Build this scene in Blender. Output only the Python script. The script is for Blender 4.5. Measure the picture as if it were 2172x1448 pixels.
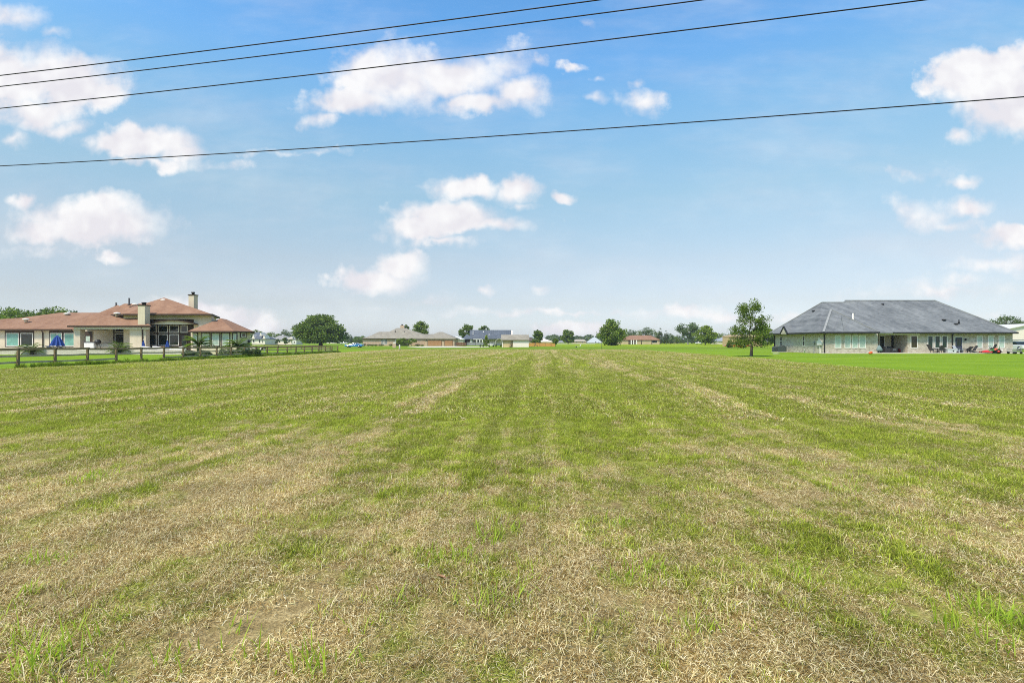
import bpy, bmesh, math, random
import numpy as np
from mathutils import Vector, Matrix

for _o in list(bpy.data.objects):
    bpy.data.objects.remove(_o, do_unlink=True)
SC = bpy.context.scene
COL = SC.collection
R = math.radians

# ------------------------------------------------------------------ camera
FPX, HOR, CAMH, MIDX = 1086.0, 724.0, 1.65, 1086.0      # focal length and horizon in photo pixels
cam_data = bpy.data.cameras.new('camera')
cam_data.sensor_width = 36.0
cam_data.lens = 18.0
cam_data.clip_start = 0.05
cam_data.clip_end = 6000.0
cam = bpy.data.objects.new('camera', cam_data)
COL.objects.link(cam)
cam.location = (0, 0, CAMH)
cam.rotation_euler = (R(90), 0, 0)
SC.camera = cam

# ------------------------------------------------------------------ light
SUN_DIR = Vector((-0.36, -0.46, 0.81)).normalized()        # towards the sun
SUN_EL = math.asin(SUN_DIR.z)
SUN_ROT = math.atan2(SUN_DIR.x, SUN_DIR.y)
SKY_STRENGTH = 0.085
sun_data = bpy.data.lights.new('sun', 'SUN')
sun_data.energy = 3.3
sun_data.angle = R(9.0)
sun_data.color = (1.0, 0.87, 0.68)
sun = bpy.data.objects.new('sun', sun_data)
COL.objects.link(sun)
sun.rotation_euler = (-SUN_DIR).to_track_quat('-Z', 'Y').to_euler()
sun.location = (-30, -30, 60)
vs = SC.view_settings
vs.view_transform = 'Standard'
vs.look = 'None'
vs.exposure = 0.62
vs.gamma = 1.0
vs.use_curve_mapping = False
SC.render.engine = 'CYCLES'
SC.cycles.max_bounces = 6
SC.cycles.diffuse_bounces = 3
SC.cycles.glossy_bounces = 2
SC.cycles.transmission_bounces = 4
SC.cycles.transparent_max_bounces = 8
SC.cycles.caustics_reflective = False
SC.cycles.caustics_refractive = False
SC.cycles.use_denoising = False
SC.cycles.filter_width = 1.0


class NT:
    """small helper to write node trees"""
    def __init__(s, tree):
        s.t = tree; s.n = tree.nodes; s.l = tree.links
    def node(s, kind, **kw):
        nd = s.n.new(kind)
        for k, v in kw.items():
            setattr(nd, k, v)
        return nd
    def put(s, sock, v):
        if v is None: return
        if isinstance(v, bpy.types.NodeSocket): s.l.new(v, sock)
        else: sock.default_value = v
    def math(s, op, a, b=None, c=None, clamp=False):
        nd = s.node('ShaderNodeMath', operation=op, use_clamp=clamp)
        s.put(nd.inputs[0], a); s.put(nd.inputs[1], b); s.put(nd.inputs[2], c)
        return nd.outputs[0]
    def vmath(s, op, a, b=None, scale=None):
        nd = s.node('ShaderNodeVectorMath', operation=op)
        s.put(nd.inputs[0], a); s.put(nd.inputs[1], b)
        if scale is not None: s.put(nd.inputs['Scale'], scale)
        return nd.outputs['Value'] if op in ('LENGTH', 'DOT_PRODUCT', 'DISTANCE') else nd.outputs[0]
    def noise(s, vec, scale=1.0, detail=2.0, rough=0.5, lac=2.0, color=False):
        nd = s.node('ShaderNodeTexNoise')
        s.put(nd.inputs['Vector'], vec)
        nd.inputs['Scale'].default_value = scale
        nd.inputs['Detail'].default_value = detail
        nd.inputs['Roughness'].default_value = rough
        nd.inputs['Lacunarity'].default_value = lac
        return nd.outputs[1] if color else nd.outputs[0]
    def rng(s, v, a, b, c=0.0, d=1.0, smooth=False):
        nd = s.node('ShaderNodeMapRange')
        if smooth: nd.interpolation_type = 'SMOOTHSTEP'
        s.put(nd.inputs[0], v)
        for i, q in enumerate((a, b, c, d)): s.put(nd.inputs[1 + i], q)
        return nd.outputs[0]
    def ramp(s, v, stops):
        nd = s.node('ShaderNodeValToRGB')
        e = nd.color_ramp.elements
        while len(e) > 1: e.remove(e[0])
        for i, (p, c) in enumerate(stops):
            el = e[0] if i == 0 else e.new(p)
            el.position = p
            if not hasattr(c, '__len__'): c = (c, c, c)
            el.color = (c[0], c[1], c[2], 1)
        s.put(nd.inputs[0], v)
        return nd.outputs[0]
    def mix(s, f, a, b, mode='MIX'):
        nd = s.node('ShaderNodeMix', data_type='RGBA', blend_type=mode)
        s.put(nd.inputs[0], f)
        for i, q in ((6, a), (7, b)):
            if isinstance(q, tuple) and len(q) == 3: q = q + (1.0,)
            s.put(nd.inputs[i], q)
        return nd.outputs[2]
    def sep(s, v):
        nd = s.node('ShaderNodeSeparateXYZ'); s.put(nd.inputs[0], v); return nd.outputs
    def comb(s, x=0.0, y=0.0, z=0.0):
        nd = s.node('ShaderNodeCombineXYZ')
        for i, q in enumerate((x, y, z)): s.put(nd.inputs[i], q)
        return nd.outputs[0]


# ------------------------------------------------------------------ sky with fair-weather clouds
# each cloud: direction as tangents (x/y, z/y) written in hundredths of the photo's focal length
CLOUDS = [  # centre px, centre py, radius x, radius y, weight
    (30, 30, 75, 34, .8), (115, 62, 45, 16, .5),
    (45, 150, 130, 78, 1.15), (150, 165, 125, 70, 1.0), (70, 225, 110, 52, 1.0), (215, 190, 62, 44, .8), (120, 262, 70, 24, .8), (30, 285, 42, 28, .6),
    (310, 300, 125, 36, 1.0), (390, 318, 70, 26, .7), (330, 345, 120, 16, .38), (455, 346, 85, 20, .45), (640, 318, 180, 10, .3),
    (835, 160, 140, 78, 1.1), (775, 208, 130, 40, 1.0), (950, 150, 140, 62, 1.05), (1060, 128, 90, 40, .7), (1105, 190, 85, 48, .75), (1000, 222, 130, 32, .6), (675, 254, 60, 24, .5), (760, 95, 90, 12, .3),
    (1262, 204, 40, 19, .6), (1362, 208, 58, 34, .62), (1355, 165, 24, 14, .42), (1240, 56, 30, 17, .42), (1212, 133, 28, 12, .42), (1143, 121, 30, 18, .42), (1265, 160, 20, 9, .36),
    (985, 398, 95, 30, .85), (1095, 402, 62, 32, .8), (1190, 411, 30, 15, .62), (950, 462, 130, 36, 1.0), (1050, 478, 110, 24, .7), (880, 490, 90, 32, .7), (1110, 433, 40, 12, .5), (940, 520, 110, 18, .35),
    (800, 592, 100, 34, .85), (850, 566, 62, 28, .85), (1150, 607, 34, 17, .48), (1025, 610, 28, 15, .45), (925, 632, 90, 16, .33),
    (200, 470, 190, 52, 1.15), (75, 486, 100, 32, .85), (235, 440, 90, 28, .8), (55, 418, 36, 21, .55), (250, 545, 70, 14, .4), (100, 530, 160, 20, .32),
    (2085, 165, 120, 62, 1.15), (2140, 235, 110, 52, 1.15), (2170, 125, 70, 40, 1.0), (2030, 175, 70, 34, .8), (2028, 284, 34, 21, .6),
    (1940, 355, 85, 24, .5), (2040, 379, 58, 15, .45), (1940, 458, 70, 48, .55), (2045, 442, 80, 26, .5), (2010, 480, 90, 20, .4), (2140, 508, 110, 30, .75), (2120, 560, 110, 26, .6), (2050, 595, 60, 16, .4),
    (430, 665, 150, 34, 1.0), (480, 690, 160, 30, .9), (1225, 706, 110, 26, 1.0), (1600, 668, 420, 14, .42), (1200, 660, 520, 13, .4), (2000, 620, 300, 18, .3),
]
world = bpy.data.worlds.new('World')
SC.world = world
world.use_nodes = True
world.cycles.sampling_method = 'MANUAL'
world.cycles.sample_map_resolution = 256
w = NT(world.node_tree)
w.n.clear()
sky = w.node('ShaderNodeTexSky', sky_type='NISHITA')
sky.sun_disc = False
sky.sun_elevation = SUN_EL
sky.sun_rotation = SUN_ROT
sky.altitude = 0
sky.air_density = 1.0
sky.dust_density = 0.6
sky.ozone_density = 2.2
g = w.node('ShaderNodeTexCoord').outputs['Generated']
dirv = w.vmath('NORMALIZE', g)
dx, dy, dz = w.sep(dirv)[0:3]
ysafe = w.math('MAXIMUM', dy, 0.08)
uv = w.comb(w.math('DIVIDE', dx, ysafe), w.math('DIVIDE', dz, ysafe), 0.0)
wob = w.noise(uv, 5.5, 3.0, 0.6, color=True)
wob2 = w.noise(uv, 26.0, 2.0, 0.65, color=True)
uvw = w.vmath('ADD', uv, w.vmath('SCALE', w.vmath('SUBTRACT', wob, (.5, .5, .5)), scale=0.085))
uvw = w.vmath('ADD', uvw, w.vmath('SCALE', w.vmath('SUBTRACT', wob2, (.5, .5, .5)), scale=0.030))
uvw = w.vmath('MULTIPLY', uvw, (1, 1, 0))
acc = None; low = None
for (cx, cy, rx, ry, wt) in CLOUDS:
    c = ((cx - MIDX) / FPX, (HOR - cy) / FPX, 0)
    nd = w.node('ShaderNodeVectorMath', operation='MULTIPLY_ADD')
    w.put(nd.inputs[0], uvw)
    nd.inputs[1].default_value = (FPX / rx, FPX / ry, 0)
    nd.inputs[2].default_value = (-c[0] * FPX / rx, -c[1] * FPX / ry, 0)
    f = w.math('MULTIPLY_ADD', w.vmath('LENGTH', nd.outputs[0]), -wt * 0.8, wt)
    acc = f if acc is None else w.math('MAXIMUM', acc, f)
front = w.rng(dy, 0.1, 0.3, -1.5, 0.0)
acc = w.math('ADD', acc, front)
# the sky goes on with the same kind of clouds beyond the picture
rest = w.noise(w.vmath('MULTIPLY', w.vmath('DIVIDE', dirv, w.comb(w.math('ADD', dz, .25), w.math('ADD', dz, .25), w.math('ADD', dz, .25))), (1, 1, 0)), 1.5, 4.0, .55)
ax = w.math('ABSOLUTE', w.sep(uv)[0])
outm = w.math('MAXIMUM', w.rng(ax, 1.08, 1.35), w.math('MAXIMUM', w.rng(w.sep(uv)[1], .72, .95), w.rng(dy, .35, .15)))
acc2 = w.math('MULTIPLY', w.math('MULTIPLY_ADD', rest, 3.4, -1.75), outm)
acc = w.math('MAXIMUM', acc, w.math('ADD', acc2, w.rng(outm, 0, 1, -1, 0)))
fb = w.noise(uv, 13.0, 6.0, 0.62)
fbl = w.noise(uv, 4.0, 3.0, 0.5)
dens = w.math('ADD', acc, w.math('MULTIPLY_ADD', fb, 1.15, -0.60))
dens = w.math('ADD', dens, w.math('MULTIPLY_ADD', fbl, 0.5, -0.25))
soft = w.rng(w.noise(uv, 7.0, 1.0, .5), .35, .65, .34, .95)
dens = w.rng(dens, -0.02, soft, 0.0, 1.0, smooth=True)
above = w.rng(dz, -0.01, 0.02)
dens = w.math('MULTIPLY', dens, above)
# faint veil of high cloud
veil = w.noise(w.vmath('MULTIPLY', uv, (1.0, 3.2, 0)), 2.6, 5.0, 0.6)
veil = w.rng(veil, 0.40, 0.78, 0.03, 0.26, smooth=True)
dens = w.math('MAXIMUM', dens, w.math('MULTIPLY', veil, above))
# cloud light: brighter on the side of the sun (above), mauve-grey underneath
fb_up = w.noise(w.vmath('ADD', uv, (-0.02, 0.05, 0)), 13.0, 2.5, 0.6)
fb_c = w.noise(uv, 13.0, 2.5, 0.6)
shade = w.rng(w.math('SUBTRACT', fb_c, fb_up), -0.14, 0.16)
K = 1.0 / (SKY_STRENGTH * 2 ** vs.exposure)
cl_col = w.mix(shade, (0.86 * K, 0.83 * K, 0.87 * K), (1.02 * K, 1.005 * K, 1.0 * K))
el = w.math('ARCSINE', dz)
# clear-air colour grade of the sky by elevation (deep blue overhead, pale at the horizon)
grade = w.ramp(w.rng(el, 0.0, 0.8), [(0.0000, (0.5000, 0.5182, 0.6455)), (0.0262, (0.4455, 0.4455, 0.5455)), (0.0900, (0.4955, 0.4227, 0.4227)), (0.1862, (0.6136, 0.5045, 0.4318)), (0.3400, (0.6682, 0.6682, 0.5409)), (0.4375, (0.6591, 0.7545, 0.6455)), (0.5300, (0.6000, 0.8091, 0.7591)), (0.6162, (0.5136, 0.8182, 0.8727)), (0.7000, (0.4318, 0.7864, 0.9000)), (1.0000, (0.4091, 0.7045, 0.8409))])
skyc = w.mix(1.0, sky.outputs[0], w.vmath('MULTIPLY', grade, (2.20, 2.30, 2.36)), 'MULTIPLY')
SKY_OUT = w.mix(w.math('MULTIPLY', dens, 0.94), skyc, cl_col)
bg = w.node('ShaderNodeBackground')
bg.inputs[1].default_value = SKY_STRENGTH
w.put(bg.inputs[0], SKY_OUT)
wo = w.node('ShaderNodeOutputWorld')
w.l.new(bg.outputs[0], wo.inputs[0])

# ------------------------------------------------------------------ helpers
def depth(py):                      # distance of a flat-ground point seen at photo row py
    return CAMH * FPX / (py - HOR)
def wx(px, Y):
    return (px - MIDX) / FPX * Y
def wz(py, Y):
    return CAMH + (HOR - py) / FPX * Y
def gp(px, py):                     # ground point under a photo pixel
    Y = depth(py)
    return (wx(px, Y), Y, 0.0)

MATS = {}
def mat(name, build):
    if name not in MATS:
        m = bpy.data.materials.new(name)
        m.use_nodes = True
        t = NT(m.node_tree)
        t.n.clear()
        out = t.node('ShaderNodeOutputMaterial')
        sh = build(t)
        t.l.new(sh, out.inputs[0])
        MATS[name] = m
    return MATS[name]

def principled(t, col, rough=0.7, spec=0.3, metal=0.0, bump=None, coat=0.0, alpha=None):
    b = t.node('ShaderNodeBsdfPrincipled')
    if isinstance(col, tuple) and len(col) == 3: col = col + (1.0,)
    t.put(b.inputs['Base Color'], col)
    t.put(b.inputs['Roughness'], rough)
    b.inputs['Specular IOR Level'].default_value = spec
    b.inputs['Metallic'].default_value = metal
    b.inputs['Coat Weight'].default_value = coat
    if bump is not None:
        bn = t.node('ShaderNodeBump')
        bn.inputs['Strength'].default_value = bump[1]
        bn.inputs['Distance'].default_value = bump[2]
        t.put(bn.inputs['Height'], bump[0])
        t.l.new(bn.outputs[0], b.inputs['Normal'])
    return b.outputs[0]

def opos(t):
    return t.node('ShaderNodeTexCoord').outputs['Object']
def wpos(t):
    return t.node('ShaderNodeNewGeometry').outputs['Position']

def plain(name, col, rough=0.7, spec=0.3, metal=0.0, coat=0.0, vary=0.15, scale=3.0):
    """even paint, plastic or metal with slight soiling"""
    def b(t):
        n = t.noise(opos(t), scale, 4, .6)
        c = t.mix(t.rng(n, .3, .7), tuple(q * (1 - vary) for q in col), tuple(min(1, q * (1 + vary)) for q in col))
        return principled(t, c, rough, spec, metal, None, coat)
    return mat(name, b)

def stucco(name, col):
    def b(t):
        p = wpos(t)
        n = t.noise(p, .7, 5, .6); n2 = t.noise(p, 22, 3, .6)
        z = t.sep(p)[2]
        streak = t.noise(t.vmath('MULTIPLY', p, (3, 3, .25)), 1.2, 3, .6)
        c = t.mix(t.rng(n, .3, .7), tuple(q * .88 for q in col), tuple(min(1, q * 1.07) for q in col))
        c = t.mix(t.math('MULTIPLY', t.rng(streak, .52, .75), .35), c, tuple(q * .72 for q in col))
        return principled(t, c, .92, .15, bump=(n2, .35, .02))
    return mat(name, b)

def brick(name, c1, c2, c3, mortar, scale=1.0):
    def b(t):
        p = wpos(t)
        x, y, z = t.sep(p)[0:3]
        v = t.comb(t.math('ADD', x, y), z, 0.0)
        br = t.node('ShaderNodeTexBrick')
        br.offset = .5
        t.put(br.inputs['Vector'], v)
        br.inputs['Color1'].default_value = (0, 0, 0, 1)
        br.inputs['Color2'].default_value = (1, 1, 1, 1)
        br.inputs['Mortar'].default_value = (.5, .5, .5, 1)
        br.inputs['Scale'].default_value = 1.0 * scale
        br.inputs['Mortar Size'].default_value = 0.010
        br.inputs['Brick Width'].default_value = 0.24
        br.inputs['Row Height'].default_value = 0.085
        vv = t.vmath('MULTIPLY', v, (1 / .26, 1 / .085, 1))
        rn = t.noise(t.vmath('FLOOR', vv), 7.3, 1, .5)
        big = t.noise(v, 2.4, 4, .7)
        col = t.ramp(t.math('MULTIPLY_ADD', big, .5, t.math('MULTIPLY', rn, .9)), [(.42, c1), (.62, c2), (.85, c3)])
        col = t.mix(br.outputs['Fac'], col, mortar)
        return principled(t, col, .9, .15, bump=(t.math('SUBTRACT', 1.0, br.outputs['Fac']), .5, .01))
    return mat(name, b)

def shingle(name, dark, light, rows=0.14, streaky=0.5):
    def b(t):
        p = wpos(t)
        x, y, z = t.sep(p)[0:3]
        cell = t.vmath('FLOOR', t.comb(t.math('MULTIPLY', t.math('ADD', x, t.math('MULTIPLY', y, .4)), 1 / .33), t.math('MULTIPLY', z, 1 / .10), 0.0))
        rn = t.noise(cell, 9.1, 0, .5)
        n = t.noise(p, .5, 5, .65)
        st = t.noise(t.comb(t.math('MULTIPLY_ADD', z, 1.35, x), t.math('MULTIPLY', t.math('SUBTRACT', x, z), .14), t.math('MULTIPLY', y, .05)), .75, 4, .6)
        k = t.math('ADD', t.math('MULTIPLY', t.rng(st, .3, .7), streaky), t.math('ADD', t.math('MULTIPLY', t.rng(n, .3, .7), .5 - streaky * .3), t.math('MULTIPLY_ADD', rn, .45, -.1)))
        c = t.mix(t.rng(k, .15, .95), dark, light)
        lap = t.math('FRACT', t.math('MULTIPLY', z, 1 / .10))
        return principled(t, c, .9, .15, bump=(t.math('ADD', t.math('MULTIPLY', lap, .6), rn), .5, .02))
    return mat(name, b)

def glass(name, col, rough=0.06):
    """window pane: what is seen through it (dark room or drawn blind) under a clear reflecting surface"""
    def b(t):
        p = wpos(t)
        n = t.noise(p, 1.7, 3, .6)
        z = t.sep(p)[2]
        c = t.mix(t.rng(n, .3, .7), tuple(q * .75 for q in col), tuple(min(1, q * 1.2) for q in col))
        wv = t.noise(p, 1.1, 1, .5)
        return principled(t, c, rough, .6, bump=(wv, .05, .05))
    return mat(name, b)

def wood(name, c1, c2, grain=14.0):
    def b(t):
        p = opos(t)
        n = t.noise(t.vmath('MULTIPLY', p, (1.0, 1.0, 1.0)), 2.3, 4, .6)
        g = t.noise(t.vmath('MULTIPLY', wpos(t), (1.2, 1.2, grain)), 2.0, 4, .65)
        c = t.mix(t.rng(t.math('ADD', t.math('MULTIPLY', n, .6), t.math('MULTIPLY', g, .5)), .35, .75), c1, c2)
        return principled(t, c, .9, .15, bump=(g, .4, .01))
    return mat(name, b)

def foliage(name, dark, light, trans=0.30, yellow=0.0):
    def b(t):
        at = t.node('ShaderNodeAttribute'); at.attribute_name = 'rnd'
        r = at.outputs['Fac']
        n = t.noise(wpos(t), .55, 2, .5)
        k = t.math('ADD', t.math('MULTIPLY', r, .6), t.math('MULTIPLY', n, .5))
        c = t.mix(t.rng(k, .2, .85), dark, light)
        d = principled(t, c, .55, .25)
        tr = t.node('ShaderNodeBsdfTranslucent')
        t.put(tr.inputs[0], t.mix(1.0, c, (1.15, 1.25, .45), 'MULTIPLY'))
        mx = t.node('ShaderNodeMixShader'); mx.inputs[0].default_value = trans
        t.l.new(d, mx.inputs[1]); t.l.new(tr.outputs[0], mx.inputs[2])
        return mx.outputs[0]
    return mat(name, b)

ORIGIN = {}
def tag(o, label=None, cat=None, group=None, kind=None):
    if label: o['label'] = label
    if cat: o['category'] = cat
    if group: o['group'] = group
    if kind: o['kind'] = kind
    return o
def thing(name, label, cat, loc=(0, 0, 0), group=None, rotz=0.0):
    o = bpy.data.objects.new(name, None)
    o.empty_display_size = .3
    COL.objects.link(o)
    o.location = loc
    o.rotation_euler = (0, 0, rotz)
    ORIGIN[o.name] = Vector(loc)
    return tag(o, label, cat, group)
def origin_of(o):
    v = Vector((0, 0, 0))
    while o is not None:
        v = v + Vector(o.location); o = o.parent
    return v


class MB:
    """collects shapes in world (or local) coordinates; build() links them as one mesh object"""
    def __init__(s):
        s.v = []; s.f = []; s.sm = []
    def add(s, verts, faces, smooth=False):
        k = len(s.v)
        s.v += [tuple(q) for q in verts]
        s.f += [tuple(i + k for i in f) for f in faces]
        s.sm += [smooth] * len(faces)
        return s
    def box(s, x0, x1, y0, y1, z0, z1, m=None):
        vs_ = [(x0, y0, z0), (x1, y0, z0), (x1, y1, z0), (x0, y1, z0), (x0, y0, z1), (x1, y0, z1), (x1, y1, z1), (x0, y1, z1)]
        if m is not None: vs_ = [m @ Vector(q) for q in vs_]
        return s.add(vs_, [(0, 3, 2, 1), (4, 5, 6, 7), (0, 1, 5, 4), (1, 2, 6, 5), (2, 3, 7, 6), (3, 0, 4, 7)])
    def bar(s, a, b, w_, h_, up=(0, 0, 1)):
        a = Vector(a); b = Vector(b); d = (b - a).normalized()
        u = Vector(up)
        if abs(d.dot(u)) > .98: u = Vector((0, 1, 0))
        sx = d.cross(u).normalized() * (w_ / 2); sy = sx.cross(d).normalized() * (h_ / 2)
        vs_ = [a - sx - sy, a + sx - sy, a + sx + sy, a - sx + sy, b - sx - sy, b + sx - sy, b + sx + sy, b - sx + sy]
        return s.add(vs_, [(0, 1, 2, 3), (7, 6, 5, 4), (0, 4, 5, 1), (1, 5, 6, 2), (2, 6, 7, 3), (3, 7, 4, 0)])
    def tube(s, pts, rad, n=6, cap=True):
        pts = [Vector(p) for p in pts]
        if not hasattr(rad, '__len__'): rad = [rad] * len(pts)
        vs_ = []; fs = []
        ref = Vector((0.13, 0.97, 0.2))
        for i, p in enumerate(pts):
            d = (pts[min(i + 1, len(pts) - 1)] - pts[max(i - 1, 0)]).normalized()
            u = d.cross(ref)
            if u.length < .05: u = d.cross(Vector((1, 0, 0)))
            u.normalize(); v2 = d.cross(u)
            for k in range(n):
                a = 2 * math.pi * k / n
                vs_.append(p + (u * math.cos(a) + v2 * math.sin(a)) * rad[i])
        for i in range(len(pts) - 1):
            for k in range(n):
                fs.append((i * n + k, i * n + (k + 1) % n, (i + 1) * n + (k + 1) % n, (i + 1) * n + k))
        if cap:
            fs.append(tuple(range(n))[::-1]); fs.append(tuple((len(pts) - 1) * n + k for k in range(n)))
        return s.add(vs_, fs, True)
    def lathe(s, prof, n=14, c=(0, 0, 0), sx=1.0, sy=1.0):
        vs_ = []; fs = []
        for (r, z) in prof:
            for k in range(n):
                a = 2 * math.pi * k / n
                vs_.append((c[0] + r * sx * math.cos(a), c[1] + r * sy * math.sin(a), c[2] + z))
        for i in range(len(prof) - 1):
            for k in range(n):
                fs.append((i * n + k, i * n + (k + 1) % n, (i + 1) * n + (k + 1) % n, (i + 1) * n + k))
        fs.append(tuple(range(n))[::-1]); fs.append(tuple((len(prof) - 1) * n + k for k in range(n)))
        return s.add(vs_, fs, True)
    def prism(s, poly, axis, a, b):
        """polygon extruded along 'x', 'y' or 'z' from a to b"""
        n = len(poly)
        def mk(p, q):
            if axis == 'x': return (q, p[0], p[1])
            if axis == 'y': return (p[0], q, p[1])
            return (p[0], p[1], q)
        vs_ = [mk(p, a) for p in poly] + [mk(p, b) for p in poly]
        fs = [tuple(range(n)), tuple(range(2 * n - 1, n - 1, -1))]
        for i in range(n):
            j = (i + 1) % n
            fs.append((i, i + n, j + n, j))
        return s.add(vs_, fs)
    def hull(s, pts):
        bm = bmesh.new()
        for p in pts: bm.verts.new(p)
        bmesh.ops.convex_hull(bm, input=bm.verts)
        loose = [v for v in bm.verts if not v.link_faces]
        bmesh.ops.delete(bm, geom=loose, context='VERTS')
        bmesh.ops.dissolve_limit(bm, angle_limit=R(1.0), verts=bm.verts, edges=bm.edges)
        bm.verts.index_update()
        s.add([v.co[:] for v in bm.verts], [tuple(v.index for v in f.verts) for f in bm.faces])
        bm.free()
        return s
    def build(s, name, m, parent=None, local=False, bevel=0.0):
        me = bpy.data.meshes.new(name)
        off = Vector((0, 0, 0)) if (local or parent is None) else origin_of(parent)
        me.from_pydata([tuple(Vector(q) - off) for q in s.v], [], s.f)
        me.polygons.foreach_set('use_smooth', s.sm)
        bm = bmesh.new(); bm.from_mesh(me)
        bmesh.ops.recalc_face_normals(bm, faces=bm.faces)
        if bevel > 0:
            bmesh.ops.bevel(bm, geom=list(bm.edges), offset=bevel, segments=1, affect='EDGES', clamp_overlap=True)
        bm.to_mesh(me); bm.free()
        me.materials.append(m)
        o = bpy.data.objects.new(name, me)
        COL.objects.link(o)
        o.parent = parent
        return o

def copy_tree(o, parent=None):
    c = o.copy(); COL.objects.link(c); c.parent = parent
    for ch in o.children: copy_tree(ch, c)
    return c

# ------------------------------------------------------------------ ground, lawn and mown field
def turf_field(t, pos):
    """where the mown field is dry (1) or green (0), how long ago it was raked, fine grain; used by soil and blades alike"""
    x, y, z = t.sep(pos)[0:3]
    flat = t.comb(x, y, 0.0)
    wv = t.noise(flat, .09, 2, .5)
    u = t.math('ADD', t.math('SUBTRACT', x, t.math('MULTIPLY', y, .085)), t.math('MULTIPLY_ADD', wv, 3.0, -1.5))
    st = t.noise(t.comb(u, t.math('MULTIPLY', y, .020), 3.1), 1.0, 2, .5)
    st2 = t.noise(t.comb(t.math('MULTIPLY', u, 3.2), t.math('MULTIPLY', y, .09), 7.7), 1.0, 2, .6)
    pa = t.noise(flat, .42, 4, .6)
    pb = t.noise(flat, 2.3, 3, .6)
    bias = t.sep(t.ramp(t.rng(y, 0, 100), [(0, .80), (.03, .74), (.05, .63), (.075, .45), (.10, .30), (.20, .25), (.35, .34), (.6, .46), (1, .50)]))[0]
    left = t.rng(x, -6, 4, .16, -.06)
    left = t.math('MULTIPLY', left, t.rng(y, 9, 5))
    d = t.math('ADD', bias, left)
    sa = t.rng(y, 4, 14, .6, 1.7)
    d = t.math('ADD', d, t.math('MULTIPLY', sa, t.math('SUBTRACT', st, .5)))
    d = t.math('ADD', d, t.math('MULTIPLY_ADD', st2, .7, -.35))
    d = t.math('ADD', d, t.math('MULTIPLY', t.rng(y, 6, 20, 1.5, .8), t.math('SUBTRACT', pa, .5)))
    d = t.math('ADD', d, t.math('MULTIPLY_ADD', pb, 1.0, -.5))
    pc = t.noise(t.vmath('MULTIPLY', flat, (1.0, .6, 1.0)), 5.5, 2, .6)
    d = t.math('ADD', d, t.math('MULTIPLY_ADD', pc, 1.0, -.5))
    # wheel track that swings away to the right
    def track(cx, wdt, y0, y1, y2, y3):
        a = t.rng(t.math('ABSOLUTE', t.math('SUBTRACT', t.math('ADD', x, t.math('MULTIPLY_ADD', wv, .8, -.4)), cx)), wdt * .3, wdt, 1, 0, smooth=True)
        return t.math('MULTIPLY', a, t.math('MULTIPLY', t.rng(y, y0, y1), t.rng(y, y3, y2)))
    tk = track(t.math('MULTIPLY_ADD', y, .05, -.8), .34, 5, 9, 60, 85)
    tk = t.math('MAXIMUM', tk, track(t.math('MULTIPLY_ADD', y, .07, .45), .34, 5, 9, 60, 85))
    tk = t.math('MAXIMUM', tk, track(t.math('MULTIPLY_ADD', t.math('POWER', t.math('MAXIMUM', t.math('SUBTRACT', y, 15.0), 0.0), 1.5), .11, 1.6), .40, 14, 17, 30, 42))
    tk = t.math('MAXIMUM', tk, track(t.math('MULTIPLY_ADD', t.math('POWER', t.math('MAXIMUM', t.math('SUBTRACT', y, 14.0), 0.0), 1.5), .13, 3.4), .40, 14, 17, 28, 38))
    for k_, (a_, b_) in enumerate(((-.045, -4.7), (.17, 3.4))):
        tk = t.math('MAXIMUM', tk, t.math('MULTIPLY', .5, track(t.math('MULTIPLY_ADD', y, a_ + .085, b_), .34, 7, 12, 55, 80)))
    tk = t.math('MULTIPLY', tk, t.rng(t.noise(flat, .8, 3, .6), .34, .62))
    d = t.math('SUBTRACT', d, t.math('MULTIPLY', tk, .62))
    dry = t.rng(d, .12, .88, 0.0, 1.0, smooth=True)
    tone = t.rng(t.math('ADD', t.math('MULTIPLY', t.noise(flat, 1.3, 3, .65), .6), t.math('MULTIPLY', st2, .4)), .33, .67, .88, 1.46)
    tone = t.math('MULTIPLY', tone, t.math('MULTIPLY_ADD', tk, -.09, 1.0))
    return dry, tone, st

STRAW = (0.55, 0.445, 0.215)
STRAW_PALE = (0.74, 0.65, 0.39)
STRAW_DK = (0.31, 0.205, 0.072)
GREEN = (0.265, 0.298, 0.05)
GREEN_LT = (0.40, 0.48, 0.07)
GREEN_DK = (0.13, 0.150, 0.025)

def b_field(t):
    p = wpos(t)
    dry, pb, st = turf_field(t, p)
    y = t.sep(p)[1]
    n1 = t.noise(p, 9, 5, .7); n2 = t.noise(p, 55, 3, .7)
    bare = t.rng(t.noise(p, .55, 5, .65), .66, .74)
    far = t.rng(y, 18, 45)
    straw = t.ramp(t.math('MULTIPLY_ADD', n2, .5, t.math('MULTIPLY', n1, .5)), [(.3, (.085, .06, .024)), (.5, (.24, .18, .08)), (.7, (.48, .39, .20))])
    grn = t.ramp(t.math('MULTIPLY_ADD', n2, .4, t.math('MULTIPLY', n1, .6)), [(.3, (.11, .12, .024)), (.5, (.22, .25, .04)), (.72, (.33, .38, .06))])
    c = t.mix(dry, grn, straw)
    c = t.mix(t.math('MULTIPLY', bare, .6), c, (.50, .41, .25))
    c = t.vmath('SCALE', c, scale=pb)
    return principled(t, c, .95, .1, bump=(t.math('ADD', n1, t.math('MULTIPLY', n2, .4)), .8, .05))
M_FIELD = mat('mown field', b_field)

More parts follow.
